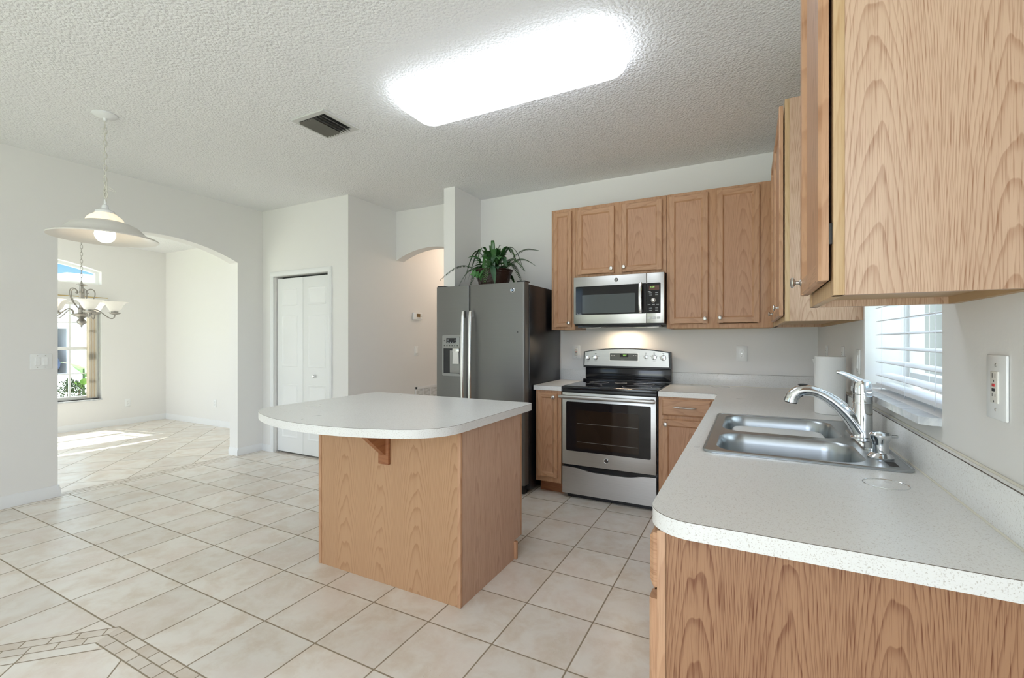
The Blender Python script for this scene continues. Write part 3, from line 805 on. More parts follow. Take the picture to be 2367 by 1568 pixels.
b = MB(m); b.box(-2.70, -2.684, ZK, ZB, -(XR - XB) + 0.002, 0); b.mat(1); b.box(-2.684, -1.504, ZK, ZK + 0.016, -(XR - XB) + 0.002, 0); b.build('carcass', ['oak_side', 'raw_ply'], t)
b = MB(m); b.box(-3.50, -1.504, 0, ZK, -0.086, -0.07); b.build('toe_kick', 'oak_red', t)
face_frame(m, t, -3.56, -1.502, ZK, ZB, 0, [(-1.54, -1.502), (-2.12, -2.08), (-3.56, -2.66)], [(ZK, ZK + 0.04), (0.705, 0.745), (ZB - 0.03, ZB)])
for u0, u1, kn in ((-2.09, -1.515, -2.06), (-2.685, -2.11, -2.14)):
    panel_door(m, t, u0, u1, 0.150, 0.715, 0.0195, knob=(kn, 0.68))
    panel_door(m, t, u0, u1, 0.742, 0.864, 0.0195, drawer=True, name='false_drawer_front')

# ------------------------------------------------------------------ countertops
ZT = 0.914; TH = 0.038
SX0, SX1, SY0, SY1 = -0.147, 0.428, 1.700, 2.588
ct = thing('countertop', (0.1, 2.6, ZT - TH), 'long L-shaped speckled beige laminate countertop with backsplash around the sink', 'countertop', 'speckled laminate countertops')
b = MB(frame((0, 0, 0), X, Y, Z))
XE = -0.205; YN = 1.028
outer = [(-0.612, YB - 0.003), (-0.612, 3.548), (XE - 0.02, 3.548), (XE, 3.528)]
rr = 0.095
for i in range(13):
    a_ = math.radians(180 + 90 * i / 12); outer.append((XE + rr + rr * math.cos(a_), YN + rr + rr * math.sin(a_)))
outer += [(XR - 0.003, YN), (XR - 0.003, YB - 0.003)]
b.prism(outer, [rrect(SX0 + 0.014, SX1 - 0.014, SY0 + 0.014, SY1 - 0.014, 0.03)], ZT - TH, ZT, band=0.0014, side_mat=0, band_mat=1)
b.build('worktop', ['lam', 'seam'], ct)
b = MB(); b.mat(0)
b.box(-0.612, XR - 0.021, YB - 0.021, YB - 0.003, ZT, ZT + 0.102, 0.001)
b.box(XR - 0.021, XR - 0.003, YN, YB - 0.003, ZT, ZT + 0.102, 0.001)
b.build('backsplash', ['lam'], ct)
b = MB(); b.tube([(XR - 0.0035, YN, ZT + 0.1025), (XR - 0.0035, YB - 0.006, ZT + 0.1025)], 0.004, 6); b.tube([(XR - 0.022, YN + 0.01, ZT + 0.001), (XR - 0.022, YB - 0.022, ZT + 0.001), (-0.6, YB - 0.022, ZT + 0.001)], 0.003, 6); b.build('caulk_bead', 'caulk', ct)
b = MB(); b.box(XR - 0.0215, XR - 0.0195, YN, YB - 0.02, ZT + 0.1008, ZT + 0.1024); b.box(-0.612, XR - 0.0195, YB - 0.0215, YB - 0.0195, ZT + 0.1008, ZT + 0.1024); b.build('seam_line', 'seam', ct)
b = MB()
b.tube([(0.322 + 0.050 * math.cos(2 * PI * k / 28), 1.545 + 0.050 * math.sin(2 * PI * k / 28) * 1.0, ZT + 0.0004) for k in range(28)], (0.0011), 6, closed=True)
b.build('water_ring', 'chrome', ct)
ct2 = thing('countertop', (-1.51, 3.9, ZT - TH), 'short piece of speckled laminate countertop between refrigerator and range', 'countertop', 'speckled laminate countertops')
b = MB(frame((0, 0, 0), X, Y, Z)); b.prism([(-1.640, 3.546), (-1.386, 3.546), (-1.386, YB - 0.003), (-1.640, YB - 0.003)], [], ZT - TH, ZT, band=0.0014, side_mat=0, band_mat=1); b.build('worktop', ['lam', 'seam'], ct2)
b = MB(); b.box(-1.640, -1.386, YB - 0.021, YB - 0.003, ZT, ZT + 0.102, 0.001); b.build('backsplash', 'lam', ct2)

# ------------------------------------------------------------------ island
isl = thing('island_cabinet', (-1.73, 2.15, 0), 'oak kitchen island cabinet standing alone on the tiled floor', 'cabinet')
IX0, IX1, IY0, IY1, IZ = -2.228, -1.240, 1.845, 2.490, 0.866
b = MB(); b.box(IX0 + 0.018, IX1 - 0.012, IY0, IY0 + 0.012, 0, IZ); b.build('front_panel', 'oak_ply', isl)
b = MB(); b.box(IX1 - 0.013, IX1, IY0 + 0.012, IY1 - 0.075, 0, IZ); b.box(IX1 - 0.013, IX1, IY1 - 0.076, IY1, 0.11, IZ); b.build('side_panel', 'oak_isl', isl)
b = MB(); b.box(IX0, IX0 + 0.013, IY0 + 0.012, IY1 - 0.075, 0, IZ); b.box(IX0, IX0 + 0.013, IY1 - 0.076, IY1, 0.11, IZ); b.build('side_panel', 'oak_isl', isl)
b = MB(); b.box(IX1 - 0.018, IX1 + 0.002, IY0 - 0.006, IY0 + 0.014, 0, IZ, 0.004); b.build('corner_trim', 'oak_v', isl)
b = MB(); b.box(IX0 - 0.002, IX0 + 0.018, IY0 - 0.006, IY0 + 0.014, 0, IZ, 0.004); b.build('corner_trim', 'oak_v', isl)
b = MB(); b.box(IX0 + 0.013, IX1 - 0.013, IY1 - 0.09, IY1 - 0.075, 0, 0.11); b.build('toe_kick', 'oak_red', isl)
b = MB(); b.box(IX1 - 0.004, IX1 + 0.016, IY1 - 0.086, IY1 - 0.062, 0, 0.105, 0.004); b.build('toe_block', 'oak_v', isl)
mN = F_north(0, IY1)
face_frame(mN, isl, -IX1, -IX0, 0.11, IZ, 0.0, [(-IX1, -IX1 + 0.04), (-IX0 - 0.04, -IX0), (1.70, 1.76)], [(0.11, 0.15), (0.69, 0.73), (IZ - 0.03, IZ)])
for u0, u1, kn in ((-IX1 + 0.02, 1.722, 1.69), (1.738, -IX0 - 0.02, 1.77)):
    panel_door(mN, isl, u0, u1, 0.145, 0.70, 0.0195, knob=(kn, 0.66)); panel_door(mN, isl, u0, u1, 0.728, 0.85, 0.0195, drawer=True, name='drawer')
# corbel bracket
b = MB(frame((-1.738, 0, 0), Y, Z, X))
b.prism([(IY0, IZ), (IY0 - 0.20, IZ), (IY0 - 0.20, IZ - 0.018), (IY0 - 0.02, IZ - 0.175), (IY0, IZ - 0.185)], [], 0, 0.034)
b.box(IY0 - 0.018, IY0, IZ - 0.225, IZ, -0.018, 0.052, 0.003)
b.build('bracket', 'oak_red', isl)
it = thing('island_countertop', (-1.85, 2.05, IZ), 'curved-front grey laminate countertop on the kitchen island', 'countertop')
b = MB(frame((0, 0, 0), X, Y, Z))
LX0, LX1, LYB, LYS, SAG = -2.500, -1.192, 2.590, 1.640, 0.195
fr = [(x_, LYS - (z_)) for x_, z_ in arc_pts(LX0, 0, LX1, SAG, 30)]
def fillet(poly, idx, r, n=8):
    out = []
    for i, p in enumerate(poly):
        if i not in idx: out.append(p); continue
        a_, c_ = Vector(poly[i - 1]), Vector(poly[(i + 1) % len(poly)]); p_ = Vector(p)
        d0 = (a_ - p_); d1 = (c_ - p_); r0 = min(r, d0.length * 0.9 if len(poly) < 8 else r); u0, u1_ = d0.normalized() * r, d1.normalized() * r
        for k in range(n + 1):
            t = k / n; q = (p_ + u0) * (1 - t) ** 2 + p_ * 2 * t * (1 - t) + (p_ + u1_) * t ** 2
            out.append((q.x, q.y))
    return out
poly = [(LX1, LYB), (LX0, LYB)] + [fr[0]] + [p for p in fr if p[0] > LX0 + 0.14 and p[0] < LX1 - 0.16] + [fr[-1]]
nP = len(poly)
poly = fillet(poly, {0, 1}, 0.06); 
i2 = [i for i, p in enumerate(poly) if abs(p[0] - LX0) < 1e-6 and abs(p[1] - LYS) < 1e-6][0]; i3 = [i for i, p in enumerate(poly) if abs(p[0] - LX1) < 1e-6 and abs(p[1] - LYS) < 1e-6][0]
poly = fillet(poly, {i2}, 0.12); i3 = [i for i, p in enumerate(poly) if abs(p[0] - LX1) < 1e-6 and abs(p[1] - LYS) < 1e-6][0]
poly = fillet(poly, {i3}, 0.15)
b.prism(poly, [], IZ + 0.0005, IZ + 0.041, band=0.0014, side_mat=0, band_mat=1)
b.build('worktop', ['lam', 'seam'], it)

# ------------------------------------------------------------------ badge used on the appliances
def badge(m, u, v, w, r, parent):
    b = MB(m); b.lathe((u, v, w), [(r, 0), (r, 0.0015), (r * 0.9, 0.0025), (r * 0.84, 0.0018), (0.0, 0.0018)], Z, 28); b.mat(1)
    b.lathe((u, v, w + 0.0017), [(r * 0.82, 0), (r * 0.82, 0.0006), (0, 0.0006)], Z, 24)
    o = b.build('badge', ['chrome', 'ink'], parent)
    text_mesh('GE', r * 1.05, 'chrome', o, m @ Matrix.Translation((u, v, w + 0.0026)), 'monogram')
    k = MB(m)
    for q in range(4):
        a0 = PI / 4 + q * PI / 2
        k.tube([(u + r * 0.62 * math.cos(a0 + s_ * 0.12), v + r * 0.62 * math.sin(a0 + s_ * 0.12), w + 0.0026) for s_ in range(-4, 5)], r * 0.05, 5)
    k.build('scroll', 'chrome', o)

# ------------------------------------------------------------------ refrigerator
fr_ = thing('refrigerator', (-2.10, 3.8, 0), 'slate grey side-by-side refrigerator with ice dispenser and black sides', 'refrigerator')
FX0, FX1, FYF, FZ = -2.562, -1.652, 3.405, 1.783
m = F_south(0, FYF)
b = MB(); b.box(FX0 + 0.004, FX1 - 0.001, FYF + 0.088, YB - 0.03, 0.03, FZ - 0.012, 0.004); b.build('cabinet_body', 'fridge_side', fr_)
b = MB(); b.box(FX0 + 0.03, FX1 - 0.03, FYF + 0.05, FYF + 0.10, 0.0, 0.075); b.build('toe_grille', 'black', fr_)
for xx in (FX0 + 0.06, FX1 - 0.06):
    for yy in (FYF + 0.12, YB - 0.12):
        b = MB(); b.cyl((xx, yy, 0), (xx, yy, 0.035), 0.02, 12); b.build('foot', 'black', fr_)
SEAM = -2.200
def fdoor(u0, u1, hole=None):
    b = MB(m)
    # rounded door slab: profile in plan (u,w), lofted upwards
    r = 0.016
    def prof(v):
        pts = [(u0, -0.078), (u0, -r)]
        pts += [(u0 + r - r * math.cos(math.radians(q)), -r + r * math.sin(math.radians(q))) for q in (30, 60, 90)]
        pts += [(u1 - r + r * math.sin(math.radians(q)), -r + r * math.cos(math.radians(q))) for q in (0, 30, 60, 90)]
        pts += [(u1, -0.078)]
        return [Vector((p[0], v, p[1])) for p in pts]
    b.loft([prof(0.085), prof(FZ)])
    d = b.build('door', 'slate', fr_)
    g = MB(m); g.box(u0 + 0.006, u1 - 0.006, 0.085, FZ - 0.006, -0.090, -0.078); g.build('door_gasket', 'black', d)
    return d
dl = fdoor(FX0, SEAM - 0.0035); drr = fdoor(SEAM + 0.0035, FX1 - 0.004)
badge(m, -1.769, 1.717, 0.0, 0.019, drr)
b = MB(m); b.lathe((-1.721, 1.365, 0), [(0.006, 0), (0.006, 0.0015), (0, 0.0015)], Z, 14); b.build('hole_plug', 'black', drr)
for s_, par in ((-1, dl), (1, drr)):
    uc = SEAM + s_ * 0.038
    b = MB(m); pts = []; rad = []
    for k in range(21):
        t = k / 20; v = 0.62 + t * 0.925
        bow = 0.058 - 0.014 * (abs(2 * t - 1) ** 2.2)
        pts.append((uc + s_ * -0.0, v, bow)); rad.append((0.011, 0.016) if 0 < k < 20 else (0.009, 0.012))
    b.tube(pts, rad, 12, flat=(0, 0, 1))
    for v in (0.64, 1.525):
        b.box(uc - 0.013, uc + 0.013, v - 0.03, v + 0.03, -0.001, 0.046, 0.005)
    b.build('handle', 'steel_v', par)
# ice and water dispenser
b = MB(m)
DU0, DU1, DV0, DV1 = -2.487, -2.285, 0.975, 1.343
wd = rrect(DU0, DU1, DV0, DV1, 0.012)
b.prism(wd, [[(DU0 + 0.014, DV0 + 0.018), (DU1 - 0.014, DV0 + 0.018), (DU1 - 0.014, 1.222), (DU0 + 0.014, 1.222)]], 0.0, 0.006)
disp = b.build('dispenser', 'slate_lt', dl)
b = MB(m); b.box(DU0 + 0.012, DU1 - 0.012, 1.228, 1.328, 0.006, 0.010, 0.002); b.build('control_panel', 'slate_lt', disp)
b = MB(m); b.box(-2.438, -2.330, 1.270, 1.316, 0.010, 0.0115); b.build('display', 'glassblk', disp)
b = MB(m)
for k in range(4):
    b.box(-2.426 + k * 0.026, -2.416 + k * 0.026, 1.277, 1.281, 0.0115, 0.012); b.box(-2.424 + (k % 2) * 0.076, -2.416 + (k % 2) * 0.076, 1.292 + (k // 2) * 0.011, 1.297 + (k // 2) * 0.011, 0.0115, 0.012)
b.build('display_icons', 'print', disp)
b = MB(m)
for k in range(6): b.box(-2.466 + k * 0.028, -2.454 + k * 0.028, 1.244, 1.252, 0.010, 0.0106)
b.box(-2.466, -2.454, 1.288, 1.297, 0.010, 0.0106); b.build('button_marks', 'ink', disp)
b = MB(m)
c0 = [(DU0 + 0.014, DV0 + 0.018), (DU1 - 0.014, DV0 + 0.018), (DU1 - 0.014, 1.222), (DU0 + 0.014, 1.222)]
b.loft([[Vector((p[0], p[1], 0.0022)) for p in c0], [Vector((p[0], p[1], 0.0012)) for p in c0]]); b.build('cavity', 'black', disp)
b = MB(m); b.box(-2.405, DU1 - 0.016, DV0 + 0.03, 1.205, 0.0022, 0.005, 0.001); b.build('cavity_back', 'slate_lt', disp)
b = MB(m); b.box(-2.36, -2.29, 1.19, 1.222, 0.004, 0.03, 0.003); b.loft([[Vector(p) for p in ((-2.352, 1.195, 0.012), (-2.294, 1.195, 0.012), (-2.294, 1.195, 0.03), (-2.352, 1.195, 0.03))], [Vector(p) for p in ((-2.368, 1.085, 0.006), (-2.300, 1.085, 0.006), (-2.300, 1.085, 0.018), (-2.368, 1.085, 0.018))]]); b.build('paddle', 'steel_v', disp)
b = MB(m); b.box(DU0 + 0.016, DU1 - 0.016, DV0 + 0.018, DV0 + 0.024, 0.003, 0.012); b.build('drip_tray', 'slate_lt', disp)
for xx in (FX0 + 0.04, FX1 - 0.05):
    b = MB(); b.box(xx - 0.035, xx + 0.045, FYF + 0.012, FYF + 0.11, FZ - 0.002, FZ + 0.012, 0.004); b.box(xx - 0.03, xx + 0.0, FYF + 0.09, FYF + 0.16, FZ - 0.012, FZ + 0.004, 0.003); b.build('hinge_cover', 'black', fr_)

# ------------------------------------------------------------------ plant on the refrigerator
pl = thing('potted_plant', (-2.12, 3.72, FZ - 0.012), 'green artificial fern and leaf arrangement in a dark wicker pot on the refrigerator', 'plant')
PC = Vector((-2.12, 3.70, FZ - 0.012))
def wick(k, seg, h): return 1.0 + 0.02 * math.cos(k * PI) + 0.012 * math.sin(h * 260)
b = MB(); b.lathe(PC, [(0.115, 0), (0.125, 0.01)] + [(0.125 + 0.045 * q / 16, 0.01 + 0.15 * q / 16) for q in range(1, 17)] + [(0.178, 0.165), (0.178, 0.175), (0.16, 0.172), (0.15, 0.13)], Z, 44, wick); b.build('pot', 'pot', pl)
b = MB(); b.lathe(PC, [(0.15, 0.128), (0.08, 0.165), (0.0, 0.185)], Z, 20); b.build('moss', 'moss', pl)
def leaf_strip(b, path, widths, up=Z, fold=0.25):
    pts = []; n = len(path)
    for i, p in enumerate(path):
        p = Vector(p); d = (Vector(path[min(i + 1, n - 1)]) - Vector(path[max(i - 1, 0)])).normalized()
        s_ = d.cross(Vector(up));
        if s_.length < 1e-3: s_ = Vector((1, 0, 0))
        s_.normalize(); nn = s_.cross(d)
        w = widths[i]
        pts += [p - s_ * w + nn * w * fold, p, p + s_ * w + nn * w * fold]
    fs = []
    for i in range(n - 1):
        for k in range(2): fs.append((i * 3 + k, i * 3 + k + 1, (i + 1) * 3 + k + 1, (i + 1) * 3 + k))
    b.raw(pts, fs)
def arc_path(c, az, r0, z0, reach, rise, droop, n=12):
    out = []
    for i in range(n + 1):
        t = i / n
        rr_ = r0 + reach * t; z_ = z0 + rise * math.sin(min(1, t * 1.25) * PI / 2) - droop * max(0, t - 0.45) ** 1.6 * 2.6
        p_ = c + Vector((math.cos(az) * rr_, math.sin(az) * rr_, z_)); p_.z = max(p_.z, FZ + 0.014); out.append(p_)
    return out
def frond(az, reach, rise, droop, z0=0.15, wid=0.042):
    b = MB(); path = arc_path(PC, az, 0.06, z0, reach, rise, droop, 34)
    b.tube(path, [0.003 * (1 - 0.7 * i / 34) for i in range(35)], 5)
    for i in range(5, 34):
        p = path[i]; d = (path[i + 1] - path[i]).normalized(); s_ = d.cross(Z).normalized()
        w = wid * math.sin(PI * min(1, (i - 2) / 34 * 0.95 + 0.08)) ** 0.7
        for sg in (-1, 1):
            tip = p + s_ * sg * w + d * 0.012 - Z * w * 0.28
            q0, q1 = p - d * 0.0042, p + d * 0.0042; md = p * 0.45 + tip * 0.55
            b.raw([q0, q1, md + d * 0.0045, tip, md - d * 0.0045], [(0, 1, 2, 3, 4)])
    b.build('fern_frond', 'fern', pl, recalc=False)
for az, re, ri, dr_ in ((200, 0.46, 0.10, 0.16), (214, 0.30, 0.05, 0.26), (5, 0.36, 0.14, 0.10), (-20, 0.36, 0.13, 0.16), (25, 0.36, 0.24, 0.03), (160, 0.30, 0.12, 0.2), (-75, 0.25, 0.12, 0.25), (70, 0.3, 0.15, 0.2)):
    frond(math.radians(az), re, ri, dr_)
def strap(az, reach, rise, droop, w=0.020, mat='strap'):
    b = MB(); path = arc_path(PC, math.radians(az), 0.02, 0.16, reach, rise, droop, 16)
    leaf_strip(b, path, [max(0.0008, w * math.sin(PI * (0.12 + 0.88 * i / 16)) ** 0.8) for i in range(17)])
    b.build('strap_leaf', mat, pl, recalc=False)
for az, re, ri, dr_, w in ((195, 0.27, 0.25, 0.34, 0.020), (207, 0.22, 0.22, 0.30, 0.022), (180, 0.22, 0.27, 0.22, 0.020), (10, 0.28, 0.27, 0.30, 0.024), (-8, 0.25, 0.26, 0.22, 0.022), (28, 0.19, 0.27, 0.2, 0.024), (-60, 0.16, 0.24, 0.30, 0.028), (-95, 0.17, 0.22, 0.32, 0.024), (-120, 0.16, 0.26, 0.2, 0.022), (60, 0.18, 0.28, 0.1, 0.022), (100, 0.2, 0.27, 0.2, 0.02), (135, 0.2, 0.25, 0.2, 0.02), (-35, 0.12, 0.22, 0.05, 0.026), (-70, 0.06, 0.28, 0.0, 0.02), (30, 0.05, 0.25, 0.0, 0.022), (150, 0.06, 0.26, 0, 0.02)):
    strap(az, re, ri, dr_, w)
def broad(base, az, pitch, L, w, mat, name):
    b = MB(); d = Vector((math.cos(az) * math.cos(pitch), math.sin(az) * math.cos(pitch), math.sin(pitch)))
    path = [Vector(base) + d * L * i / 10 - Z * 0.5 * L * (i / 10) ** 2 * 0.8 for i in range(11)]
    leaf_strip(b, path, [max(0.0006, w * (math.sin(PI * (i / 10) ** 0.75))) for i in range(11)], fold=0.35)
    b.build(name, mat, pl, recalc=False)
for i in range(64):
    az = random.uniform(-PI, PI) if i > 18 else random.uniform(-2.6, -0.5)
    rb = random.uniform(0.05, 0.15); zz = random.uniform(0.15, 0.30)
    broad(PC + Vector((math.cos(az) * rb, math.sin(az) * rb, zz)), az + random.uniform(-0.5, 0.5), random.uniform(-0.6, 0.7), random.uniform(0.07, 0.13), random.uniform(0.018, 0.03), ['varieg', 'ivy', 'fern'][i % 3], 'broad_leaf')
broad(PC + Vector((0.06, -0.14, 0.20)), -0.9, -0.55, 0.22, 0.026, 'varieg', 'broad_leaf')
for k in range(3):
    # lobed ivy leaf hanging over the pot rim
    b = MB(); c = PC + Vector((-0.11 + 0.03 * k, -0.165, 0.135 - 0.012 * k)); s_ = 0.042
    star = []
    for q in range(10):
        a_ = PI / 2 + q * 2 * PI / 10; r_ = s_ if q % 2 == 0 else s_ * 0.48
        star.append(c + Vector((r_ * math.cos(a_), -0.012 + 0.01 * k, -r_ * math.sin(a_) * 1.1)))
    b.raw([c + Vector((0, -0.02, 0))] + star, [(0, 1 + q, 1 + (q + 1) % 10) for q in range(10)]); b.build('ivy_leaf', 'ivy', pl, recalc=False)
b = MB()
for q in range(60):
    a_ = random.uniform(0, 2 * PI); r_ = random.uniform(0, 0.05); t = random.uniform(0.8, 1.2)
    p0 = PC + Vector((0.0, -0.02, 0.22)); p1 = p0 + Vector((math.cos(a_) * r_ * t, math.sin(a_) * r_ * t, random.uniform(0.08, 0.165)))
    b.tube([p0, (p0 + p1) / 2 + Vector((0, 0, 0.01)), p1], [0.0012, 0.001, 0.0005], 4)
b.build('grass_tuft', 'moss', pl)

# ------------------------------------------------------------------ range
rg = thing('range', (-0.998, 3.87, 0), 'stainless steel electric range with black glass cooktop', 'range')
GX0, GX1, GY = -1.381, -0.617, 3.545
m = F_south(0, GY)
b = MB(); b.box(GX0 + 0.004, GX1 - 0.004, GY + 0.03, YB - 0.04, 0.05, 0.895); b.build('body', 'enamel', rg)
b = MB(); b.box(GX0 + 0.03, GX1 - 0.03, GY + 0.05, YB - 0.06, 0.0, 0.05); b.build('base', 'black', rg)
b = MB(); b.box(GX0, GX1, GY - 0.004, YB - 0.06, 0.893, 0.921, 0.006); b.build('cooktop_frame', 'enamel', rg)
b = MB(); b.box(GX0 + 0.022, GX1 - 0.022, GY + 0.02, YB - 0.12, 0.9205, 0.9225); ckt = b.build('cooktop_glass', 'glassblk', rg)
for cx_, cy_, r_ in ((-1.19, 3.70, 0.10), (-0.80, 3.70, 0.115), (-1.19, 3.96, 0.085), (-0.80, 3.96, 0.085), (-1.0, 3.98, 0.05)):
    b = MB(); b.torus((cx_, cy_, 0.9226), r_, 0.0008, Z, seg=36, seg2=5); b.build('burner_ring', 'print', ckt)
b = MB(); b.box(GX0 + 0.004, GX1 - 0.004, GY + 0.0, GY + 0.035, 0.868, 0.894, 0.003); b.build('vent_strip', 'black', rg)
# door
b = MB(m); U0, U1 = GX0 + 0.003, GX1 - 0.008
b.box(U0, U1, 0.278, 0.868, -0.040, 0.0, 0.004); dd_ = b.build('oven_door', 'steel', rg)
b = MB(m); b.prism(rrect(-1.343, -0.664, 0.392, 0.795, 0.012), [], 0.0, 0.0025); gl = b.build('door_glass', 'glassblk', dd_)
b = MB(m); b.prism(rrect(-1.258, -0.752, 0.420, 0.728, 0.014), [], 0.0024, 0.0030); wnd = b.build('oven_window', 'oven_win', gl)
b = MB(m)
for v in (0.47, 0.62): b.box(-1.25, -0.76, v, v + 0.003, 0.0029, 0.0033)
b.build('oven_rack', 'slate', wnd)
b = MB(m); b.tube([(-1.388, 0.838, 0.050), (-1.37, 0.838, 0.054), (-1.2, 0.838, 0.058), (-0.998, 0.838, 0.060), (-0.8, 0.838, 0.058), (-0.64, 0.838, 0.054), (-0.626, 0.838, 0.050)], [(0.011, 0.013), (0.013, 0.0155), (0.013, 0.0155), (0.013, 0.0155), (0.013, 0.0155), (0.013, 0.0155), (0.011, 0.013)], 14, flat=(0, 0, 1))
for u in (-1.362, -0.652): b.box(u - 0.013, u + 0.013, 0.825, 0.851, 0, 0.05, 0.004)
b.build('handle', 'steel', dd_)
badge(m, -1.007, 0.341, 0.0, 0.020, dd_)
# warming drawer with a dipped top edge
tp = []
for i in range(25):
    t = i / 24; u = U0 + (U1 - U0) * t
    dip = 0.026 * (1 / (1 + math.exp(-(t - 0.24) * 26))) * (1 / (1 + math.exp((t - 0.80) * 26)))
    tp.append((u, 0.258 - dip))
b = MB(m); b.prism([(U1, 0.040), (U0, 0.040)] + tp, [], -0.03, -0.001); b.build('drawer', 'steel', rg)
b = MB(m); b.box(U0 + 0.004, U1 - 0.004, 0.20, 0.29, -0.05, -0.031); b.build('drawer_recess', 'black', rg)
# backguard
mb_ = F_south(0, 4.118)
b = MB(mb_)
top = [(x_, z_) for x_, z_ in arc_pts(-1.375, 1.192, -0.618, 0.032, 24)]
b.prism([(-1.388, 1.046), (-0.606, 1.046)] + [(-0.608, 1.19)] + list(reversed(top)) + [(-1.385, 1.19)], [], -0.07, 0.0); bg = b.build('backguard', 'black', rg)
b = MB(mb_)
top2 = [(x_, z_) for x_, z_ in arc_pts(-1.370, 1.186, -0.624, 0.031, 24)]
b.prism([(-1.376, 1.062), (-0.618, 1.062)] + list(reversed(top2)), [], 0.0, 0.006); cp = b.build('control_panel', 'steel', bg)
b = MB(mb_); b.prism(rrect(-1.143, -0.874, 1.107, 1.185, 0.008), [rrect(-1.134, -0.883, 1.113, 1.179, 0.006)], 0.006, 0.009); b.build('display_bezel', 'nickel', cp)
b = MB(mb_); b.prism(rrect(-1.135, -0.882, 1.112, 1.180, 0.006), [], 0.006, 0.0072); dsp = b.build('display', 'mw_win', cp)
b = MB(mb_); b.box(-1.042, -0.968, 1.146, 1.172, 0.0072, 0.0078); b.build('clock', 'glassblk', dsp)
text_mesh('3:07', 0.020, 'digit', dsp, mb_ @ Matrix.Translation((-1.0, 1.159, 0.0082)), 'digits')
b = MB(mb_)
for uu in (-1.118, -1.095, -0.92, -0.9): b.box(uu - 0.006, uu + 0.006, 1.158, 1.162, 0.0072, 0.0077)
b.box(-1.03, -1.0, 1.118, 1.121, 0.0072, 0.0077); b.build('display_marks', 'print', dsp)
for i, (u, v, r_) in enumerate(((-1.341, 1.134, 0.021), (-1.268, 1.138, 0.022), (-0.813, 1.150, 0.019), (-0.742, 1.148, 0.023), (-0.666, 1.144, 0.025))):
    b = MB(mb_); b.lathe((u, v, 0.006), [(r_, 0), (r_, 0.006), (r_ * 0.93, 0.012), (r_ * 0.8, 0.016), (0.0, 0.017)], Z, 28)
    b.box(u - r_ * 0.18, u + r_ * 0.18, v - r_ * 0.95, v + r_ * 1.12, 0.012, 0.031, 0.004)
    kn = b.build('control_knob', 'chrome', cp)
    q = MB(mb_); q.box(u - 0.008, u + 0.008, v + r_ + 0.012, v + r_ + 0.015, 0.006, 0.0066); q.box(u - 0.012, u + 0.012, v - r_ - 0.010, v - r_ - 0.0085, 0.006, 0.0066); q.box(u - r_ - 0.010, u - r_ - 0.004, v + 0.006, v + 0.009, 0.006, 0.0066); q.box(u + r_ + 0.004, u + r_ + 0.010, v + 0.006, v + 0.009, 0.006, 0.0066); q.build('knob_marks', 'ink', cp)
b = MB(mb_); b.box(-1.376, -0.604, 0.935, 1.046, -0.055, -0.022, 0.006); b.build('lower_panel', 'enamel', bg)
b = MB(); b.box(GX0, GX1 + 0.006, 4.085, 4.175, 0.915, 0.940, 0.004); b.tube([(GX0 + 0.02, 4.083, 0.936), (GX1 - 0.02, 4.083, 0.936)], 0.003, 8); b.build('rear_trim', 'enamel', rg)

# ------------------------------------------------------------------ microwave
mw = thing('microwave', (-0.993, 4.0, 1.436), 'stainless steel over-the-range microwave under the short cabinet', 'microwave')
WX0, WX1, WYF = -1.380, -0.612, 3.826
m = F_south(0, WYF)
b = MB(); b.box(WX0 + 0.006, WX1, WYF + 0.02, YB - 0.004, 1.424, 1.850, 0.003); b.build('body', 'black', mw)
b = MB(m); b.box(WX0, -0.7525, 1.437, 1.848, -0.022, 0.0, 0.003); dr2 = b.build('door', 'steel', mw)
b = MB(m); b.box(-0.7495, WX1, 1.437, 1.848, -0.022, 0.0, 0.003); cpn = b.build('control_side', 'steel', mw)
b = MB(m); b.prism(rrect(-1.360, -0.7535, 1.517, 1.765, 0.008), [], 0, 0.0022); g2 = b.build('door_glass', 'glassblk', dr2)
b = MB(m); b.prism(rrect(-1.300, -0.843, 1.530, 1.690, 0.008), [], 0.0021, 0.0028); b.build('screen_window', 'mw_win', g2)
text_mesh('Profile', 0.016, 'print', g2, m @ Matrix.Translation((-1.328, 1.524, 0.0026)), 'lettering')
badge(m, -1.001, 1.808, 0.0, 0.017, dr2)
b = MB(m); b.tube([(-0.795, 1.520 + 0.252 * k / 12, 0.046 - 0.016 * abs(2 * k / 12 - 1) ** 2) for k in range(13)], [(0.008, 0.014) if 0 < k < 12 else (0.006, 0.012) for k in range(13)], 12, flat=(0, 0, 1))
b.box(-0.806, -0.784, 1.527, 1.549, 0, 0.035, 0.003); b.box(-0.806, -0.784, 1.745, 1.767, 0, 0.035, 0.003); b.build('handle', 'steel_v', dr2)
b = MB(m); b.prism(rrect(-0.7485, -0.640, 1.517, 1.765, 0.008), [], 0, 0.0022); cpp = b.build('keypad', 'glassblk', cpn)
b = MB(m); b.box(-0.732, -0.652, 1.706, 1.742, 0.0022, 0.0028); lc = b.build('display', 'lcd', cpp)
text_mesh('3:00', 0.020, 'digit', lc, m @ Matrix.Translation((-0.705, 1.731, 0.0032)), 'digits')
b = MB(m); b.torus((-0.697, 1.623, 0.003), 0.0165, 0.0028, Z, seg=28, seg2=8); b.lathe((-0.697, 1.623, 0.0022), [(0.013, 0), (0.013, 0.006), (0.010, 0.008), (0, 0.008)], Z, 24); b.build('dial', 'nickel', cpp)
b = MB(m)
for v, us in ((1.695, (-0.73,)), (1.683, (-0.722, -0.672)), (1.666, (-0.72, -0.672)), (1.588, (-0.732, -0.697, -0.665)), (1.559, (-0.720, -0.672)), (1.541, (-0.720, -0.672))):
    for u in us: b.box(u - 0.010, u + 0.012, v - 0.0018, v + 0.0018, 0.0022, 0.0026)
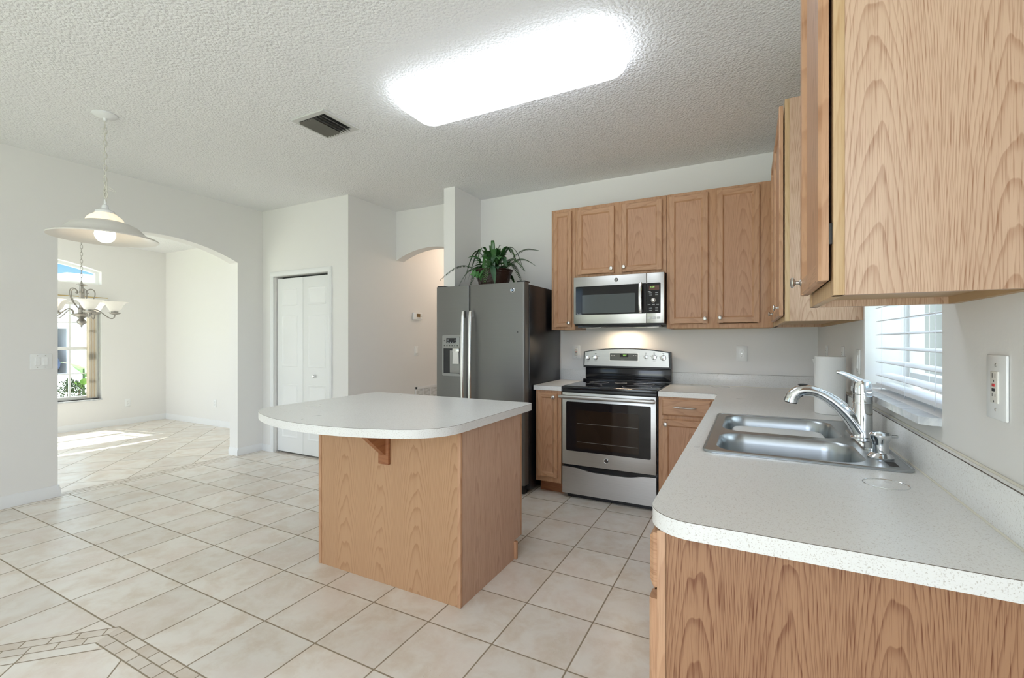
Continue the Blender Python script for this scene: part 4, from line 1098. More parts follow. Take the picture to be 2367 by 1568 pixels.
b.build('key_lettering', 'print', cpp)
for u in (-0.728, -0.692, -0.656):
    b = MB(m); b.box(u - 0.013, u + 0.013, 1.470, 1.488, 0, 0.003, 0.0015); b.build('button', 'grey_btn', cpn)
b = MB()
for x0_, x1_, y0_, y1_ in ((WX0 + 0.03, WX1 - 0.03, WYF + 0.03, 4.02), (WX0 + 0.03, WX1 - 0.03, 4.10, YB - 0.05), (WX0 + 0.03, -1.09, 4.02, 4.10), (-0.91, WX1 - 0.03, 4.02, 4.10)): b.box(x0_, x1_, y0_, y1_, 1.408, 1.424)
b.build('underside_vent', 'enamel', mw)
b = MB(); b.box(-1.088, -0.912, 4.022, 4.098, 1.4195, 1.4238, 0.001); b.build('cooktop_light', plain('lit_cooktop_lens', (1, .9, .75), 0.4, emit=(1.0, 0.78, 0.55), estr=60.0), mw)
for xa, xb in ((WX0 + 0.05, -1.15), (-0.86, WX1 - 0.05)):
    b = MB(); b.box(xa, xb, WYF + 0.06, WYF + 0.22, 1.4045, 1.409, 0.001); b.build('grease_filter', 'nickel', mw)

# ------------------------------------------------------------------ sink, faucet, soap dispenser
sk = thing('sink', (0.14, 2.144, ZT), 'stainless steel double-bowl drop-in sink set in the long counter', 'sink')
b = MB(frame((0, 0, 0), X, Y, Z))
bowl_n = (-0.108, 0.326, 1.730, 2.066); bowl_f = (-0.108, 0.322, 2.122, 2.556)
b.prism(rrect(SX0, SX1, SY0, SY1, 0.035), [rrect(*bowl_n, 0.085, 8), rrect(*bowl_f, 0.085, 8)], ZT + 0.0005, ZT + 0.0065)
b.build('rim', 'sinkm', sk)
b = MB(); b.tube([Vector((p[0], p[1], ZT + 0.0055)) for p in rrect(SX0 + 0.003, SX1 - 0.003, SY0 + 0.003, SY1 - 0.003, 0.033)], 0.0042, 8, closed=True); b.build('rim_bead', 'sinkm', sk)
for bw in (bowl_n, bowl_f):
    b = MB(); loops = []
    for ins, zz, rc in ((-0.001, 0.0066, 0.086), (0.002, 0.003, 0.085), (0.006, -0.004, 0.084), (0.012, -0.03, 0.08), (0.018, -0.12, 0.075), (0.026, -0.165, 0.07), (0.045, -0.185, 0.06), (0.08, -0.192, 0.04)):
        loops.append([Vector((p[0], p[1], ZT + zz)) for p in rrect(bw[0] + ins, bw[1] - ins, bw[2] + ins, bw[3] - ins, rc, 8)])
    b.loft(loops, True, False, True)
    bo = b.build('bowl', 'sinkm', sk, recalc=False)
    for p in bo.data.polygons: p.flip() if False else None
    c_ = ((bw[0] + bw[1]) / 2, (bw[2] + bw[3]) / 2, ZT - 0.192)
    b = MB(); b.lathe(c_, [(0.042, 0.0), (0.042, 0.003), (0.034, 0.003), (0.03, 0.0005), (0.0, 0.0005)], Z, 24); b.build('drain', 'chrome', bo)
b = MB(); b.box(0.372, 0.396, 1.74, 1.80, ZT + 0.0066, ZT + 0.007); b.build('sticker_mark', 'slot', sk)
tub = MB(); lp = lambda ins, z_, r_: [Vector((p[0], p[1], z_)) for p in rrect(-0.075 + ins, 0.285 - ins, 2.160 + ins, 2.470 - ins, r_, 8)]
tub.loft([lp(0.078, ZT - 0.1905, 0.03), lp(0.0, ZT - 0.05, 0.06), lp(0.0, ZT - 0.035, 0.06), lp(0.006, ZT - 0.028, 0.055), lp(0.02, ZT - 0.026, 0.045)])
tub.build('plastic_tub', 'plastic', None, (0.1, 2.3, ZT - 0.19), label='white plastic tub lying in the far bowl of the sink', category='tub')

fa = thing('faucet', (0.375, 2.150, ZT + 0.0065), 'chrome single-handle pull-out kitchen faucet behind the sink', 'faucet')
zf = ZT + 0.0072; FC = Vector((0.378, 2.150, zf))
b = MB(); b.M = frame((0, 0, 0), X, Y, Z); b.prism(rrect(0.349, 0.407, 1.955, 2.33, 0.026), [], zf, zf + 0.006); b.build('deck_plate', 'chrome', fa)
b = MB(); b.lathe(FC, [(0.038, 0.006), (0.038, 0.010), (0.034, 0.014), (0.0315, 0.03), (0.0310, 0.138), (0.0320, 0.139), (0.0320, 0.142), (0.0310, 0.143), (0.0305, 0.172), (0.0, 0.173)], Z, 32); b.build('body', 'chrome', fa)
# spout
def bez(p, n=24):
    out = []
    for i in range(n + 1):
        t = i / n; q = [Vector(a_) for a_ in p]
        while len(q) > 1: q = [q[k] * (1 - t) + q[k + 1] * t for k in range(len(q) - 1)]
        out.append(q[0])
    return out
sp_ = bez([(0.374, 2.150, zf + 0.030), (0.345, 2.15, zf + 0.085), (0.290, 2.15, zf + 0.165), (0.205, 2.15, zf + 0.218), (0.150, 2.15, zf + 0.178), (0.146, 2.15, zf + 0.130)], 26)
rads = [0.033 - 0.0125 * min(1, i / 13) ** 0.8 + (0.0055 * max(0, (i - 14) / 12)) for i in range(27)]
b = MB(); b.tube(sp_[:15], rads[:15], 18); spo = b.build('spout', 'chrome', fa)
b = MB(); b.tube(sp_[14:], rads[14:], 18); ph = b.build('pull_out_head', 'chrome', fa)
b = MB(); b.cyl(sp_[-1], sp_[-1] + (sp_[-1] - sp_[-2]).normalized() * 0.004, 0.0215, 20); b.build('aerator', 'slot', ph)
b = MB(); b.sphere((0.186, 2.150, zf + 0.2005), 0.011, 14, (1.6, 0.7, 0.35)); b.build('spray_button', 'slot', ph)
b = MB(); b.lathe(FC + Vector((0, 0, 0.1745)), [(0.0305, 0), (0.0305, 0.014), (0.0295, 0.030), (0.026, 0.046), (0.015, 0.054), (0, 0.055)], Z, 28)
lev = bez([(0.392, 2.150, zf + 0.205), (0.372, 2.15, zf + 0.224), (0.340, 2.150, zf + 0.236), (0.315, 2.150, zf + 0.256), (0.296, 2.15, zf + 0.254)], 16)
b.tube(lev, [(0.014 - 0.0075 * i / 16, 0.024 - 0.010 * i / 16) for i in range(17)], 14, flat=(0, 0, 1)); b.build('lever_handle', 'chrome', fa)
so = thing('soap_dispenser', (0.372, 1.850, zf), 'short chrome soap dispenser on the sink rim in front of the faucet', 'soap dispenser')
SC_ = Vector((0.372, 1.850, zf))
b = MB(); b.lathe(SC_, [(0.034, 0), (0.035, 0.004), (0.028, 0.012), (0.0215, 0.017), (0.0215, 0.042), (0.0, 0.043)], Z, 28); b.build('collar', 'chrome', so)
b = MB(); b.lathe(SC_ + Vector((0, 0, 0.042)), [(0.021, 0), (0.0215, 0.008), (0.029, 0.024), (0.029, 0.033), (0.023, 0.039), (0.0, 0.042)], Z, 28); b.cyl(SC_ + Vector((0.02, 0, 0.070)), SC_ + Vector((0.045, 0.012, 0.069)), 0.006, 12, 0.005); b.build('pump_head', 'chrome', so)

# ------------------------------------------------------------------ things on the counter
pt = thing('paper_towel_roll', (0.392, 2.900, ZT), 'white roll of paper towels standing in the counter corner', 'paper towel roll')
PT = Vector((0.372, 2.895, ZT + 0.0006))
b = MB(); b.lathe(PT, [(0.066, 0.0), (0.0685, 0.003), (0.0685, 0.296), (0.066, 0.299), (0.021, 0.299), (0.021, 0.01), (0.0, 0.01)], Z, 48); b.build('roll', 'paper', pt)
b = MB(); 
sh = []
for k in range(5): sh.append((PT.x - 0.066 - 0.012 * k / 4, PT.y - 0.022 + 0.03 * k / 4))
b.raw([Vector((p[0], p[1], ZT + 0.285 - 0.028 * 0)) for p in sh] + [Vector((p[0] + 0.006 * i, p[1], ZT + 0.20)) for i, p in enumerate(sh)], [(i, i + 1, i + 6, i + 5) for i in range(4)]); b.build('loose_sheet', 'paper', pt, recalc=False)
b = MB(); b.lathe(PT, [(0.0205, 0.012), (0.0205, 0.2995), (0.019, 0.2995), (0.019, 0.012)], Z, 24); b.build('cardboard_core', 'beige', pt)
b = MB(); b.lathe((0.408, 3.06, ZT + 0.0006), [(0.028, 0), (0.03, 0.004), (0.03, 0.115), (0.026, 0.125), (0.0, 0.127)], Z, 24)
b.build('canister', 'beige', None, (0.415, 3.06, ZT), label='small beige canister half hidden behind the paper towels', category='canister')

# ------------------------------------------------------------------ outlets and switches
def plate(m, u, v, kind, label, cat, group=None, mat='plastic', w=0.076, h=0.118):
    t = thing('wall_switch' if 'switch' in kind else 'wall_outlet', m @ Vector((u, v, 0)), label, cat, group)
    b = MB(m); n = 2 if kind == 'double_switch' else 1; W = w * (1.0 if n == 1 else 1.6)
    b.box(u - W / 2, u + W / 2, v - h / 2, v + h / 2, 0.0005, 0.006, 0.003); b.build('cover_plate', mat, t)
    sc_ = MB(m)
    for k in range(n):
        uu = u + (k - (n - 1) / 2) * 0.046
        for s_ in (-1, 1):
            if kind != 'duplex': sc_.lathe((uu, v + s_ * 0.047, 0.006), [(0.0035, 0), (0.003, 0.001), (0, 0.001)], Z, 10)
        if kind == 'duplex':
            for s_ in (-1, 1):
                q = MB(m); q.lathe((uu, v + s_ * 0.0195, 0.006), [(0.0165, 0), (0.0165, 0.002), (0, 0.002)], Z, 22); rc = q.build('receptacle', mat, t)
                q = MB(m)
                for d in (-0.0062, 0.0062): q.box(uu + d - 0.001, uu + d + 0.001, v + s_ * 0.0195 + 0.0005, v + s_ * 0.0195 + 0.0085, 0.008, 0.0083)
                q.box(uu - 0.002, uu + 0.002, v + s_ * 0.0195 - 0.0095, v + s_ * 0.0195 - 0.0055, 0.008, 0.0083); q.build('slots', 'slot', rc)
            sc_.lathe((uu, v, 0.006), [(0.003, 0), (0.003, 0.001), (0, 0.001)], Z, 10)
        elif kind == 'gfci':
            q = MB(m); q.box(uu - 0.0165, uu + 0.0165, v - 0.0335, v + 0.0335, 0.006, 0.009, 0.001); rc = q.build('receptacle', 'ivory', t)
            q = MB(m)
            for s_ in (-1, 1):
                for d in (-0.0062, 0.0062): q.box(uu + d - 0.001, uu + d + 0.001, v + s_ * 0.0215 - 0.002 * s_, v + s_ * 0.0215 + 0.008, 0.009, 0.0093)
                q.box(uu - 0.0015, uu + 0.0015, v + (0.0115 if s_ > 0 else -0.0315), v + (0.0155 if s_ > 0 else -0.0275), 0.009, 0.0093)
            q.build('slots', 'slot', rc)
            q = MB(m); q.box(uu - 0.0055, uu + 0.0055, v + 0.0015, v + 0.0075, 0.009, 0.0105, 0.0006); q.build('reset_button', 'redp', rc)
            q = MB(m); q.box(uu - 0.0055, uu + 0.0055, v - 0.0085, v - 0.0025, 0.009, 0.0105, 0.0006); q.build('test_button', 'slot', rc)
        else:
            q = MB(m); q.box(uu - 0.0165, uu + 0.0165, v - 0.0335, v + 0.0335, 0.006, 0.0085, 0.001); q.loft([[Vector(p) for p in ((uu - 0.014, v - 0.031, 0.0085), (uu + 0.014, v - 0.031, 0.0085), (uu + 0.014, v + 0.031, 0.0085), (uu - 0.014, v + 0.031, 0.0085))], [Vector(p) for p in ((uu - 0.013, v - 0.029, 0.0125), (uu + 0.013, v - 0.029, 0.0125), (uu + 0.013, v + 0.029, 0.0095), (uu - 0.013, v + 0.029, 0.0095))]]); q.build('rocker', mat, t)
    sc_.build('screw', 'nickel', t)
    return t
plate(F_west(XR, 0), -1.325, 1.200, 'gfci', 'white outlet with red and black buttons on the wall right of the window', 'outlet', w=0.088, h=0.136)
plate(F_south(0, YB), -1.494, 1.180, 'gfci', 'white outlet with test buttons left of the range', 'outlet', h=0.128, w=0.08)
plate(F_south(0, YB), -0.060, 1.188, 'duplex', 'white double outlet on the back wall right of the range', 'outlet', h=0.126, w=0.082)
plate(F_west(XR, 0), -3.740, 1.205, 'duplex', 'white outlet on the window wall, deepest in the corner above the paper towels', 'outlet')
plate(F_west(XR, 0), -3.130, 1.205, 'duplex', 'white outlet on the window wall just above the top of the paper towels', 'outlet')
plate(F_west(XR, 0), -2.715, 1.195, 'switch', 'white rocker switch on the wall between paper towels and window', 'switch')
plate(F_east(XL, 0), 1.522, 1.125, 'double_switch', 'white double rocker switch beside the dining room arch', 'switch', h=0.125, w=0.082)
plate(F_east(XH, 0), 4.51, 1.165, 'switch', 'white switch on the hall wall below the thermostat', 'switch')
plate(F_east(XF, 0), 3.525, 0.330, 'duplex', 'white outlet low on the dining room wall beside the window', 'outlet')
plate(F_south(0, YD), -7.17, 0.338, 'duplex', 'white outlet low on the right-hand dining room wall', 'outlet')
m = F_east(XH, 0)
th = thing('thermostat', (XH, 4.52, 1.59), 'white digital thermostat on the hall wall left of the refrigerator', 'thermostat')
b = MB(m); b.box(4.435, 4.600, 1.550, 1.640, 0.0005, 0.028, 0.008, 3); b.build('housing', 'plastic', th)
b = MB(m); b.box(4.485, 4.555, 1.582, 1.626, 0.0282, 0.0292); b.build('screen', plain('brown_lcd', (0.20, 0.12, 0.04), 0.3), th)
b = MB(m)
for k in range(4): b.box(4.492 + k * 0.022, 4.502 + k * 0.022, 1.563, 1.570, 0.028, 0.030)
b.box(4.575, 4.585, 1.59, 1.60, 0.028, 0.030); b.box(4.575, 4.585, 1.61, 1.62, 0.028, 0.030); b.build('buttons', 'print', th)
gr = thing('return_air_grille', (XH, 4.75, 0.45), 'cream louvred return air grille low on the hall wall behind the island', 'grille')
b = MB(m); gy0, gy1, gz0, gz1 = 4.49, 5.10, 0.22, 0.712
for u0, u1, v0, v1 in ((gy0, gy0 + 0.03, gz0, gz1), (gy1 - 0.03, gy1, gz0, gz1), (gy0, gy1, gz0, gz0 + 0.03), (gy0, gy1, gz1 - 0.03, gz1)): b.box(u0, u1, v0, v1, 0.0005, 0.010, 0.002)
for q in range(1, 4): b.box(gy0 + q * 0.152 - 0.006, gy0 + q * 0.152 + 0.006, gz0, gz1, 0.0005, 0.009)
b.build('frame', 'trimw', gr)
b = MB(m)
for q in range(28):
    v = gz0 + 0.035 + q * 0.0155
    if v < gz1 - 0.035: b.loft([[Vector(p) for p in ((gy0 + 0.03, v, 0.008), (gy0 + 0.03, v + 0.002, 0.008), (gy0 + 0.03, v + 0.012, 0.001), (gy0 + 0.03, v + 0.010, 0.001))], [Vector(p) for p in ((gy1 - 0.03, v, 0.008), (gy1 - 0.03, v + 0.002, 0.008), (gy1 - 0.03, v + 0.012, 0.001), (gy1 - 0.03, v + 0.010, 0.001))]])
b.build('louvre', 'trimw', gr)
b = MB(m); b.box(gy0 + 0.02, gy1 - 0.02, gz0 + 0.02, gz1 - 0.02, 0.0004, 0.0009); b.build('duct_opening', 'ventblade', gr)

# ------------------------------------------------------------------ ceiling fixtures
fl = thing('fluorescent_ceiling_light', (-1.255, 2.30, ZC), 'long white fluorescent ceiling light glowing above the island', 'ceiling light')
LX_0, LX_1, LY_0, LY_1 = -1.925, -0.585, 2.105, 2.485
b = MB(); b.box(LX_0 + 0.03, LX_1 - 0.03, LY_0 + 0.03, LY_1 - 0.03, ZC - 0.0095, ZC - 0.0005); b.build('added_halo_slab', 'halo_glow', fl)  # glowing slab added above the diffuser for the ceiling halo
b = MB(); loops = []
for ins, zz, rc in ((0.0, -0.010, 0.03), (0.0, -0.04, 0.04), (0.004, -0.065, 0.06), (0.016, -0.085, 0.075), (0.04, -0.096, 0.08), (0.075, -0.099, 0.07)):
    loops.append([Vector((p[0], p[1], ZC + zz)) for p in rrect(LX_0 + ins, LX_1 - ins, LY_0 + ins, LY_1 - ins, rc, 8)])
b.loft(loops, True, True, True); b.build('diffuser', 'fluor', fl)
vt = thing('ceiling_vent', (-2.62, 2.23, ZC), 'grey louvred air vent in the ceiling left of the long light', 'vent')
VX0, VX1, VY0, VY1 = -2.79, -2.47, 2.075, 2.385
b = MB(frame((0, 0, 0), X, Y, Z)); b.prism([(VX0, VY0), (VX1, VY0), (VX1, VY1), (VX0, VY1)], [[(VX0 + 0.035, VY0 + 0.035), (VX1 - 0.035, VY0 + 0.035), (VX1 - 0.035, VY1 - 0.035), (VX0 + 0.035, VY1 - 0.035)]], ZC - 0.010, ZC - 0.0005); b.build('frame', 'vent', vt)
b = MB(); b.box(VX0 + 0.03, VX1 - 0.03, VY0 + 0.03, VY1 - 0.03, ZC - 0.0016, ZC - 0.0006); b.build('duct_opening', 'slot', vt)
for k in range(9):
    x0 = VX0 + 0.045 + k * 0.0265; s_ = 1 if k < 5 else -1
    b = MB(); b.loft([[Vector((x0 + (0.014 * q / 4) * 1.0, yy, ZC - 0.018 + s_ * 0.0035 * (q - 2) + (0.0012 if q in (1, 2, 3) else 0))) for q in range(5)] + [Vector((x0 + (0.014 * q / 4), yy, ZC - 0.0195 + s_ * 0.0035 * (q - 2))) for q in range(4, -1, -1)] for yy in (VY0 + 0.035, VY1 - 0.035)]); b.build('louvre', 'ventblade', vt)

pd = thing('pendant_lamp', (-3.829, 1.454, ZC), 'white glass pendant lamp on a chain in front of the dining arch', 'pendant lamp')
PX_, PY_ = -3.829, 1.454
b = MB(); b.lathe((PX_, PY_, ZC), [(0.068, -0.0005), (0.068, -0.006), (0.055, -0.016), (0.03, -0.024), (0.012, -0.028), (0.010, -0.045), (0.0, -0.046)], Z, 36); b.build('canopy', 'trimw', pd)
b = MB(); zc_ = ZC - 0.048; k = 0
while zc_ > 2.26:
    c = Vector((PX_, PY_, zc_ - 0.021)); ax = X if k % 2 else Y
    b.tube([c + (Y if k % 2 else X) * 0.0105 * math.cos(q) + Z * 0.0235 * math.sin(q) for q in [2 * PI * i / 14 for i in range(14)]], 0.0022, 6, closed=True)
    zc_ -= 0.041; k += 1
b.build('chain', 'cream_metal', pd)
b = MB(); b.tube([(PX_ + 0.006 * math.sin(q * 1.3), PY_ + 0.006 * math.cos(q * 1.7), ZC - 0.05 - q * 0.0205) for q in range(28)], 0.0022, 6); b.build('cord', 'cream_metal', pd)
b = MB()
b.tube(bez([(PX_, PY_, 2.40), (PX_ + 0.03, PY_, 2.36), (PX_ + 0.03, PY_, 2.30), (PX_ + 0.01, PY_ + 0.01, 2.25), (PX_ - 0.02, PY_, 2.24), (PX_ - 0.01, PY_, 2.33)], 24), 0.003, 6)
b.tube(bez([(PX_, PY_, 2.34), (PX_ + 0.06, PY_ + 0.03, 2.30), (PX_ + 0.10, PY_ + 0.05, 2.265), (PX_ + 0.05, PY_ + 0.03, 2.29), (PX_, PY_, 2.32)], 20), 0.0016, 5)
b.torus((PX_ + 0.012, PY_, 2.27), 0.022, 0.004, Y, seg=20, seg2=6)
b.build('chain_tie', 'cream_metal', pd)
b = MB(); b.lathe((PX_, PY_, 2.14), [(0.052, 0.0), (0.054, 0.012), (0.05, 0.022), (0.034, 0.03), (0.02, 0.036), (0.016, 0.06), (0.008, 0.066), (0.006, 0.10), (0.0, 0.10)], Z, 30); b.build('socket_cap', 'trimw', pd)
ribf = lambda k, seg, h: 1.0 + 0.018 * math.cos(2 * PI * (k / seg * 16) + h * 55)
b = MB(); prof = [(0.048, 2.150), (0.060, 2.140), (0.080, 2.125), (0.094, 2.108), (0.102, 2.090)]
b.lathe((PX_, PY_, 0), prof + [(r_ - 0.004, h_) for r_, h_ in reversed(prof)], Z, 96, ribf, caps=False); b.build('ribbed_glass_neck', 'shade_lit', pd)
b = MB(); prof = [(0.102, 2.090), (0.140, 2.078), (0.175, 2.060), (0.200, 2.035), (0.222, 2.012), (0.252, 1.996), (0.280, 1.988), (0.288, 1.982), (0.286, 1.976)]
b.lathe((PX_, PY_, 0), prof, Z, 64, caps=False)
b.mat(1); b.lathe((PX_, PY_, 0), [(0.286, 1.976), (0.278, 1.980), (0.250, 1.988), (0.219, 2.005), (0.196, 2.029), (0.171, 2.054), (0.138, 2.071), (0.100, 2.083), (0.098, 2.090)], Z, 64, caps=False)
b.build('glass_shade', ['shade', 'shade_in'] if 'shade_in' in M else ['shade', 'shade'], pd)
b = MB(); b.sphere((PX_, PY_, 2.005), 0.056, 24); b.build('bulb', 'bulb', pd)

ch = thing('chandelier', (-6.90, 2.40, ZD), 'pewter chandelier with alabaster glass shades in the dining room', 'chandelier')
HC = Vector((-6.90, 2.40, 0))
b = MB(); b.lathe(HC + Vector((0, 0, ZD)), [(0.065, -0.0005), (0.065, -0.008), (0.04, -0.022), (0.01, -0.03), (0.0, -0.03)], Z, 28); b.build('canopy', 'pewter', ch)
b = MB(); zc_ = ZD - 0.03; k = 0
while zc_ > 1.99:
    c = HC + Vector((0, 0, zc_ - 0.022))
    b.tube([c + (Y if k % 2 else X) * 0.0115 * math.cos(q) + Z * 0.0245 * math.sin(q) for q in [2 * PI * i / 14 for i in range(14)]], 0.0026, 6, closed=True)
    zc_ -= 0.042; k += 1
b.build('chain', 'pewter', ch)
b = MB(); b.lathe(HC, [(0.0, 1.445), (0.010, 1.45), (0.008, 1.468), (0.020, 1.476), (0.042, 1.497), (0.044, 1.515), (0.030, 1.535), (0.022, 1.552), (0.05, 1.568), (0.098, 1.592), (0.103, 1.600), (0.06, 1.603), (0.032, 1.612), (0.032, 1.655), (0.022, 1.668), (0.022, 1.84), (0.026, 1.85), (0.018, 1.87), (0.018, 1.93), (0.05, 1.938), (0.05, 1.944), (0.012, 1.955), (0.006, 1.985), (0.0, 1.985)], Z, 32); b.build('stem', 'pewter', ch)
for k in range(5):
    a_ = math.radians(-78.5 + 72 * k); dv = Vector((math.cos(a_), math.sin(a_), 0))
    P = lambda r_, z_: HC + dv * r_ + Vector((0, 0, z_))
    b = MB(); b.tube(bez([P(0.085, 1.602), P(0.09, 1.70), P(0.17, 1.69), P(0.20, 1.55), P(0.27, 1.50), P(0.305, 1.56), P(0.292, 1.62)], 26), 0.0065, 8)
    arm = b.build('arm', 'pewter', ch)
    b = MB(); b.tube(bez([P(0.030, 1.665), P(0.075, 1.72), P(0.185, 1.83), P(0.150, 1.985), P(0.000, 1.93), P(0.035, 1.80), P(0.06, 1.85)], 24), 0.0055, 8); b.build('scroll', 'pewter', ch)
    b = MB(); b.lathe(P(0.292, 0), [(0.012, 1.60), (0.045, 1.612), (0.06, 1.622), (0.058, 1.627), (0.034, 1.628), (0.034, 1.645), (0.0, 1.646)], Z, 24); b.build('cup', 'pewter', arm)
    b = MB(); b.lathe(P(0.292, 0), [(0.030, 1.640), (0.046, 1.648), (0.064, 1.676), (0.080, 1.715), (0.102, 1.742), (0.130, 1.752), (0.128, 1.755), (0.098, 1.747), (0.076, 1.720), (0.060, 1.682), (0.042, 1.653), (0.0, 1.650)], Z, 36, caps=False)
    b.build('glass_shade', 'alab' if k in (0, 3) else 'alab_off', arm)
    b = MB(); b.sphere(P(0.292, 1.69), 0.026, 14); b.build('bulb', 'bulb', arm)

# ------------------------------------------------------------------ dining room windows
for nm, ys, z0, z1 in (('window_2', (DW0, DW1), 0.43, 1.93),):
    b = MB(frame((0, 0, 0), Y, Z, X)); xo = XF - 0.15
    wframe(b, DW0, DW1 - 0.0, z0, z1, 0.05, xo, xo + 0.05)
    b.box(DW0 + 0.05, DW1 - 0.05, 1.155, 1.20, xo + 0.002, xo + 0.045, 0.003)
    w2 = structure(b.build(nm, 'white'))
    b = MB(frame((0, 0, 0), Y, Z, X))
    for yy in (1.53, 2.21, 2.885): b.box(yy - 0.012, yy + 0.012, z0 + 0.05, z1 - 0.05, xo + 0.015, xo + 0.03)
    for zz in (0.809, 1.549): b.box(DW0 + 0.05, DW1 - 0.05, zz - 0.007, zz + 0.007, xo + 0.016, xo + 0.029)
    b.build('window_muntin', 'white', w2)
    b = MB(frame((0, 0, 0), Y, Z, X)); b.box(DW0 + 0.04, DW1 - 0.04, z0 + 0.04, z1 - 0.04, xo + 0.02, xo + 0.024); b.build('window_pane', 'glass', w2)
b = MB(frame((XF - 0.15, 0, 0), Y, Z, X))
oa = list(reversed(arc_pts(DW0, 2.31, DW1, 0.16, 24))); ia = list(reversed(arc_pts(DW0 + 0.04, 2.285, DW1 - 0.04, 0.145, 24)))
b.prism([(DW0, 2.118), (DW1, 2.118)] + oa, [[(DW0 + 0.04, 2.15), (DW1 - 0.04, 2.15)] + ia], 0, 0.05); w3 = structure(b.build('window_3', 'white'))
b = MB(frame((XF - 0.14, 0, 0), Y, Z, X)); b.prism([(DW0 + 0.03, 2.14), (DW1 - 0.03, 2.14)] + list(reversed(arc_pts(DW0 + 0.03, 2.29, DW1 - 0.03, 0.148, 20))), [], 0, 0.004); b.build('window_pane', 'glass', w3)
structure(MB().box(XF - 0.14, XF + 0.012, DW0 - 0.02, DW1 + 0.005, 0.408, 0.43, 0.003).build('trim_5', 'marble'))
vb = thing('vertical_blind', (XF - 0.03, 3.1, 1.2), 'cream vertical blinds drawn aside in the dining room window', 'blind')
b = MB(); b.box(XF + 0.001, XF + 0.07, DW0 - 0.05, DW1 + 0.045, 1.80, 1.925, 0.003); b.build('valance', 'wall', vb)
b = MB(); b.box(XF + 0.066, XF + 0.074, DW0 - 0.05, DW1 + 0.045, 1.916, 1.926); b.build('valance_trim', 'brass', vb)
for k in range(9):
    b = MB(); yk = 3.060 + k * 0.011; b.loft([[Vector((XF - 0.085 + 0.075 * q / 5, yk + 0.004 * math.sin(PI * q / 5), zz)) for q in range(6)] + [Vector((XF - 0.085 + 0.075 * q / 5, yk + 0.0012 + 0.004 * math.sin(PI * q / 5), zz)) for q in range(5, -1, -1)] for zz in (0.45, 1.85)]); b.build('vane', 'vane' if k % 3 else 'vane_b', vb)

# ------------------------------------------------------------------ outdoors
structure(MB().box(-60, 40, -60, 60, -0.30, -0.15).build('ground', 'lawn'))
structure(MB().box(-40.0, -11.2, -6, 30, -0.15, -0.14).build('driveway', 'drive'))
nh = thing('neighbour_house', (-27.0, 9.0, -0.15), 'white stucco house with grey shingle roof across the drive outside the dining window', 'house')
HX, HY = -26.0, 8.55
b = MB(); b.box(HX - 6, HX, HY, 18, -0.15, 4.2); b.box(HX - 6, HX - 4.5, 0, HY, -0.15, 2.2); b.box(HX - 6, HX, -0.5, 3.2, -0.15, 2.0); b.box(HX - 0.3, HX, 3.2, HY, 1.78, 2.05); b.build('wall', 'stucco', nh)
b = MB(); b.loft([[Vector(p) for p in ((HX + 0.45, -1.0, 1.98), (HX + 0.45, HY, 1.98), (HX + 0.45, HY, 2.06), (HX + 0.45, -1.0, 2.06))], [Vector(p) for p in ((HX - 5.5, -1.0, 3.9), (HX - 5.5, HY, 3.9), (HX - 5.5, HY, 3.98), (HX - 5.5, -1.0, 3.98))]]); b.build('roof', 'shingle', nh)
b = MB(); b.box(HX + 0.40, HX + 0.48, -1.0, HY, 1.86, 2.02); b.build('fascia', 'white', nh)
gd = MB(); gd.box(HX - 4.5, HX - 4.4, 3.2, HY, -0.15, 1.78); gd.build('garage_shade_sheet', 'slot', nh)  # near-black sheet put in for the shade inside the garage
car = thing('car', (-26.2, 7.3, -0.14), 'dark blue parked car seen through the dining room window', 'car')
mC = frame((-28.0, 7.35, -0.14), Y, Z, X)
b = MB(mC)
prof = [(-0.85, 0.35), (-0.88, 0.75), (-0.80, 1.02), (-0.60, 1.12), (-0.52, 1.52), (-0.40, 1.66), (0.40, 1.66), (0.52, 1.52), (0.60, 1.12), (0.80, 1.02), (0.88, 0.75), (0.85, 0.35), (0.80, 0.22), (-0.80, 0.22)]
b.loft([[Vector((p[0] * 0.92, 0.25 + (p[1] - 0.25) * 0.55, -1.4)) for p in prof], [Vector((p[0], p[1] if p[1] < 1.1 else 1.05 + (p[1] - 1.1) * 0.1, -0.6)) for p in prof], [Vector((p[0], p[1], 0.1)) for p in prof], [Vector((p[0], p[1], 1.5)) for p in prof], [Vector((p[0], p[1] if p[1] < 1.1 else 1.05 + (p[1] - 1.1) * 0.2, 2.1)) for p in prof], [Vector((p[0] * 0.93, 0.25 + (p[1] - 0.25) * 0.5, 2.6)) for p in prof]])
b.build('car_body', 'carpaint', car)
b = MB(mC); b.loft([[Vector((x_, y_, 1.55)) for x_, y_ in ((-0.46, 1.5), (0.46, 1.5), (0.56, 1.16), (-0.56, 1.16))], [Vector((x_, y_, 2.12)) for x_, y_ in ((-0.40, 1.20), (0.40, 1.20), (0.56, 1.10), (-0.56, 1.10))]]); b.build('windscreen', 'carglass', car)
b = MB(mC); b.box(-0.30, 0.30, 0.62, 0.72, 2.585, 2.62, 0.005); b.build('licence_plate', 'white', car)
for yy in (-0.80, 0.80):
    for xx in (-0.9, 1.9):
        b = MB(mC); b.cyl((yy - 0.1, 0.32, xx), (yy + 0.1, 0.32, xx), 0.32, 28); b.build('wheel', 'black', car)
